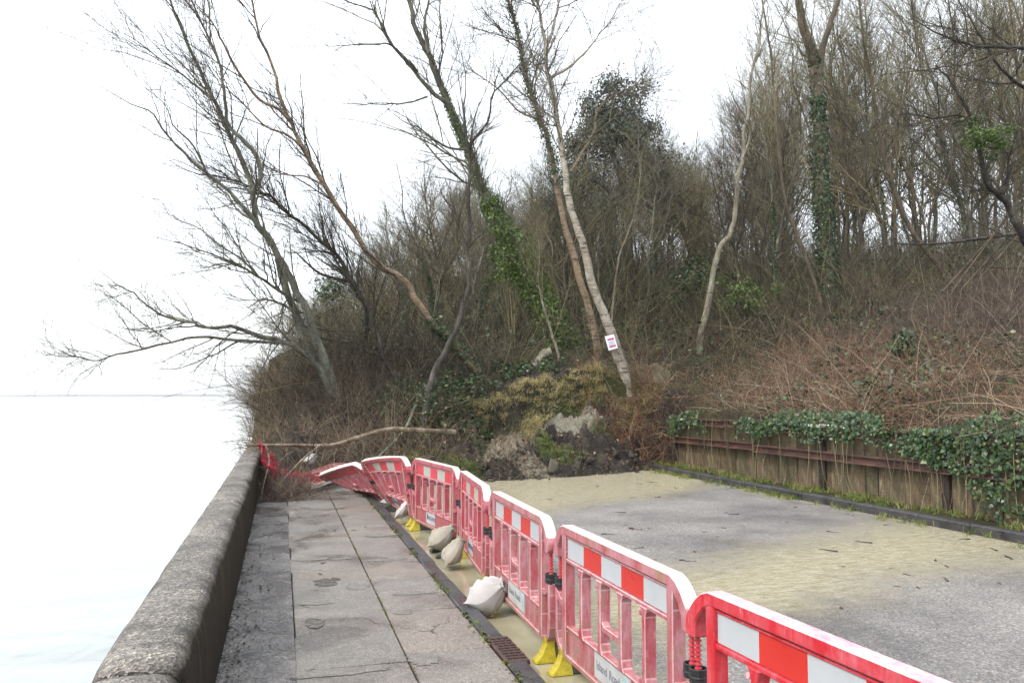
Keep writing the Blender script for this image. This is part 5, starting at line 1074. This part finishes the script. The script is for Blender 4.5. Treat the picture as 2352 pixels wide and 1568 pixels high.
log('lichened_branch', 'lichened broken branch propped behind the twisted barriers', [at_y(955, 930, 18.8), at_y(930, 985, 18), at_y(890, 1030, 17.2), at_y(855, 1060, 16.6), at_y(820, 1085, 16.2)], .035, .02, 'bark_greenish', 603, 10)
log('fallen_pole', 'bare dark limb lying across the undergrowth above the bramble bank', [at_y(2352, 535, 20), at_y(2250, 548, 20.4), at_y(2150, 560, 20.8), at_y(2060, 560, 21.2)], .06, .02, 'bark_dark', 604, 8)
for i, (xa, ya, xb, yb) in enumerate([(2180, 660, 2330, 470), (2200, 655, 2360, 490), (2165, 650, 2310, 505), (2215, 660, 2390, 480)]):
    log('leaning_pole', ['leftmost thick brown pole of the leaning bundle on the right', 'middle brown pole of the leaning bundle on the right', 'shortest brown pole of the leaning bundle on the right', 'rightmost brown pole of the leaning bundle on the right'][i], [at_y(xa, ya + 20, 20.5 + .2 * i), at_y((xa + xb) / 2, (ya + yb) / 2 + 12, 20.3 + .2 * i), at_y(xb, yb, 20 + .2 * i)], .045, .025, 'bark_brown', 610 + i, 4, 'pole')
log('upturned_stump', 'grey weathered stump tipped over above the slip crest', [at_y(1206, 852, 21.6), at_y(1225, 842, 21.6), at_y(1240, 826, 21.6), at_y(1250, 812, 21.6), at_y(1264, 808, 21.6)], .10, .13, 'bark_pale', 620, 0, 'stump')
log('cut_stub', 'short mossy cut stub sticking out of the bramble bank', [at_y(2044, 900, 12.6), at_y(2046, 875, 12.6), at_y(2050, 848, 12.6)], .035, .03, 'bark_greenish', 621, 0, 'stump')

# red plastic netting heaped by the wall
rng = R(630); nu, nv = 44, 60
U, Vv = np.meshgrid(np.linspace(0, 1, nu), np.linspace(0, 1, nv), indexing='ij')
path = smooth_line([at_y(607, 1035, 16.0), at_y(618, 1062, 15.7), at_y(632, 1088, 15.5), at_y(668, 1100, 15.6), at_y(712, 1104, 15.8), at_y(755, 1104, 16.0)], nv)
Pn = path[None].repeat(nu, 0) + np.stack([.22 * (U - .5) + .09 * fbm(U * 4, Vv * 9, 1.5, 3), 1.1 * (U - .35) + .12 * fbm(U * 5 + 3, Vv * 8, 1.5, 3), .35 * (.5 - U) * (1 - Vv) + .16 * fbm(U * 5, Vv * 11, 1.6, 3, 2) + .04], -1)
Pn[..., 2] = np.maximum(Pn[..., 2], .12)
g = Geo(); tubes(g, Pn, np.full((nu, nv), .0055), 3); tubes(g, Pn.transpose(1, 0, 2), np.full((nv, nu), .0045), 3); o = g.obj('safety_netting', M['netting'])
tag(o, 'crumpled red plastic netting heaped in the corner by the sea wall', 'netting')

# ------------------------------------------------------------------ clods and litter on the road
def clod_mesh(seed):
    bm = bmesh.new(); bmesh.ops.create_icosphere(bm, subdivisions=2, radius=1); g = R(seed); k_ = g.normal(size=(5, 3)) * 1.6; f = g.uniform(0, 6, 5)
    for v in bm.verts:
        s_ = 1 + sum(.16 * math.sin(float(np.dot(k_[q], v.co)) * 1.7 + f[q]) for q in range(5)); v.co = v.co * s_ + Vector(g.normal(size=3) * .11)
    me = bpy.data.meshes.new('soil_clod'); bm.to_mesh(me); bm.free(); me.materials.append(M['clod'][seed % 3]); return me
CM = [clod_mesh(i) for i in range(6)]; rng = R(640)
for i in range(150):
    t = rng.random(); x = np.interp(t, [0, .25, .5, .75, 1], [3.0, 4.3, 6.1, 7.6, 9.1]); y = np.interp(t, [0, .25, .5, .75, 1], [16.75, 17.1, 17.55, 18.1, 18.95]) + rng.normal() * .16 + abs(rng.normal()) * .45 - .05
    o = link('soil_clod', CM[int(rng.integers(6))]); s_ = rng.uniform(.02, .06) * (2.4 if rng.random() < .15 else 1); o.scale = (s_ * rng.uniform(.8, 1.3), s_ * rng.uniform(.8, 1.3), s_ * rng.uniform(.6, .9)); o.rotation_euler = tuple(rng.uniform(0, 6, 3))
    o.location = (x, y, max(float(surf(x, y)), 0) + s_ * .35); tag(o, 'lump of dark soil lying at the toe of the landslide', 'soil clod', 'soil clods along the toe of the landslide')
def leaf_me():
    a = np.linspace(0, 2 * math.pi, 9)[:-1]; V = [(0, 0, .1)] + [(math.cos(q), .5 * math.sin(q), .22 * math.cos(2 * q)) for q in a]
    me = bpy.data.meshes.new('dead_leaf'); me.from_pydata(V, [], [(0, 1 + i, 1 + (i + 1) % 8) for i in range(8)]); me.materials.append(M['leaf_brown']); return me
def stick_me(seed):
    g = Geo(); r_ = R(seed); P = np.cumsum(np.concatenate([[[0, 0, .05]], np.stack([np.full(5, .4), r_.normal(size=5) * .14, r_.normal(size=5) * .03], 1)]), 0); P -= P.mean(0) * np.array([1, 1, 0]); tubes(g, P[None], np.linspace(.09, .035, 6)[None], 5); V, F_, A = g.get(); return np_mesh('road_twig', V, F_, M['debris'])
LM = leaf_me(); SM = [stick_me(i) for i in range(4)]
for i in range(60):
    x = rng.uniform(3.2, 8.5); y = rng.uniform(5.5, 13) if i < 46 else rng.uniform(13, 16.5)
    if i % 3 == 0:
        o = link('dead_leaf', LM); s_ = rng.uniform(.02, .045); tag(o, 'brown dead leaf lying on the muddy road', 'leaf', 'dead leaves scattered over the road')
    else:
        o = link('road_twig', SM[int(rng.integers(4))]); s_ = rng.uniform(.03, .11); tag(o, 'small wet dark twig lying on the muddy road', 'twig', 'twigs scattered over the road')
    o.location = (x, y, .004); o.scale = (s_, s_, s_ * .9); o.rotation_euler = (0, 0, rng.uniform(0, 6.28))
for i, (px_, py_, s_) in enumerate([(812, 1218, .035), (768, 1218, .03), (840, 1210, .025), (742, 1293, .03), (735, 1318, .025)]):
    p = at_z(px_, py_, .1); o = link('dead_leaf', LM); o.location = (p[0], p[1], .106); o.scale = (s_, s_ * 1.4, s_); o.rotation_euler = (0, 0, i * 1.3); tag(o, 'brown dead leaf lying on the pavement slabs', 'leaf', 'dead leaves on the pavement')

# ------------------------------------------------------------------ the air: thin sea haze round the whole scene
m, nt, b = new_mat('sea_haze'); nt.nodes.remove(b)
pv = nd(nt, 'ShaderNodeVolumePrincipled', {'Color': (0.95, 0.975, 1.0, 1), 'Density': 0.00016, 'Anisotropy': 0.2}); nt.links.new(pv.outputs[0], nt.nodes['Material Output'].inputs['Volume'])
bm = bmesh.new(); bmesh.ops.create_cube(bm, size=1)
for v in bm.verts: v.co = Vector((-3700 + v.co.x * 11400, 1700 + v.co.y * 10400, 38 + v.co.z * 86))
o = bm_obj('haze', bm, m); tag(o, kind='stuff')
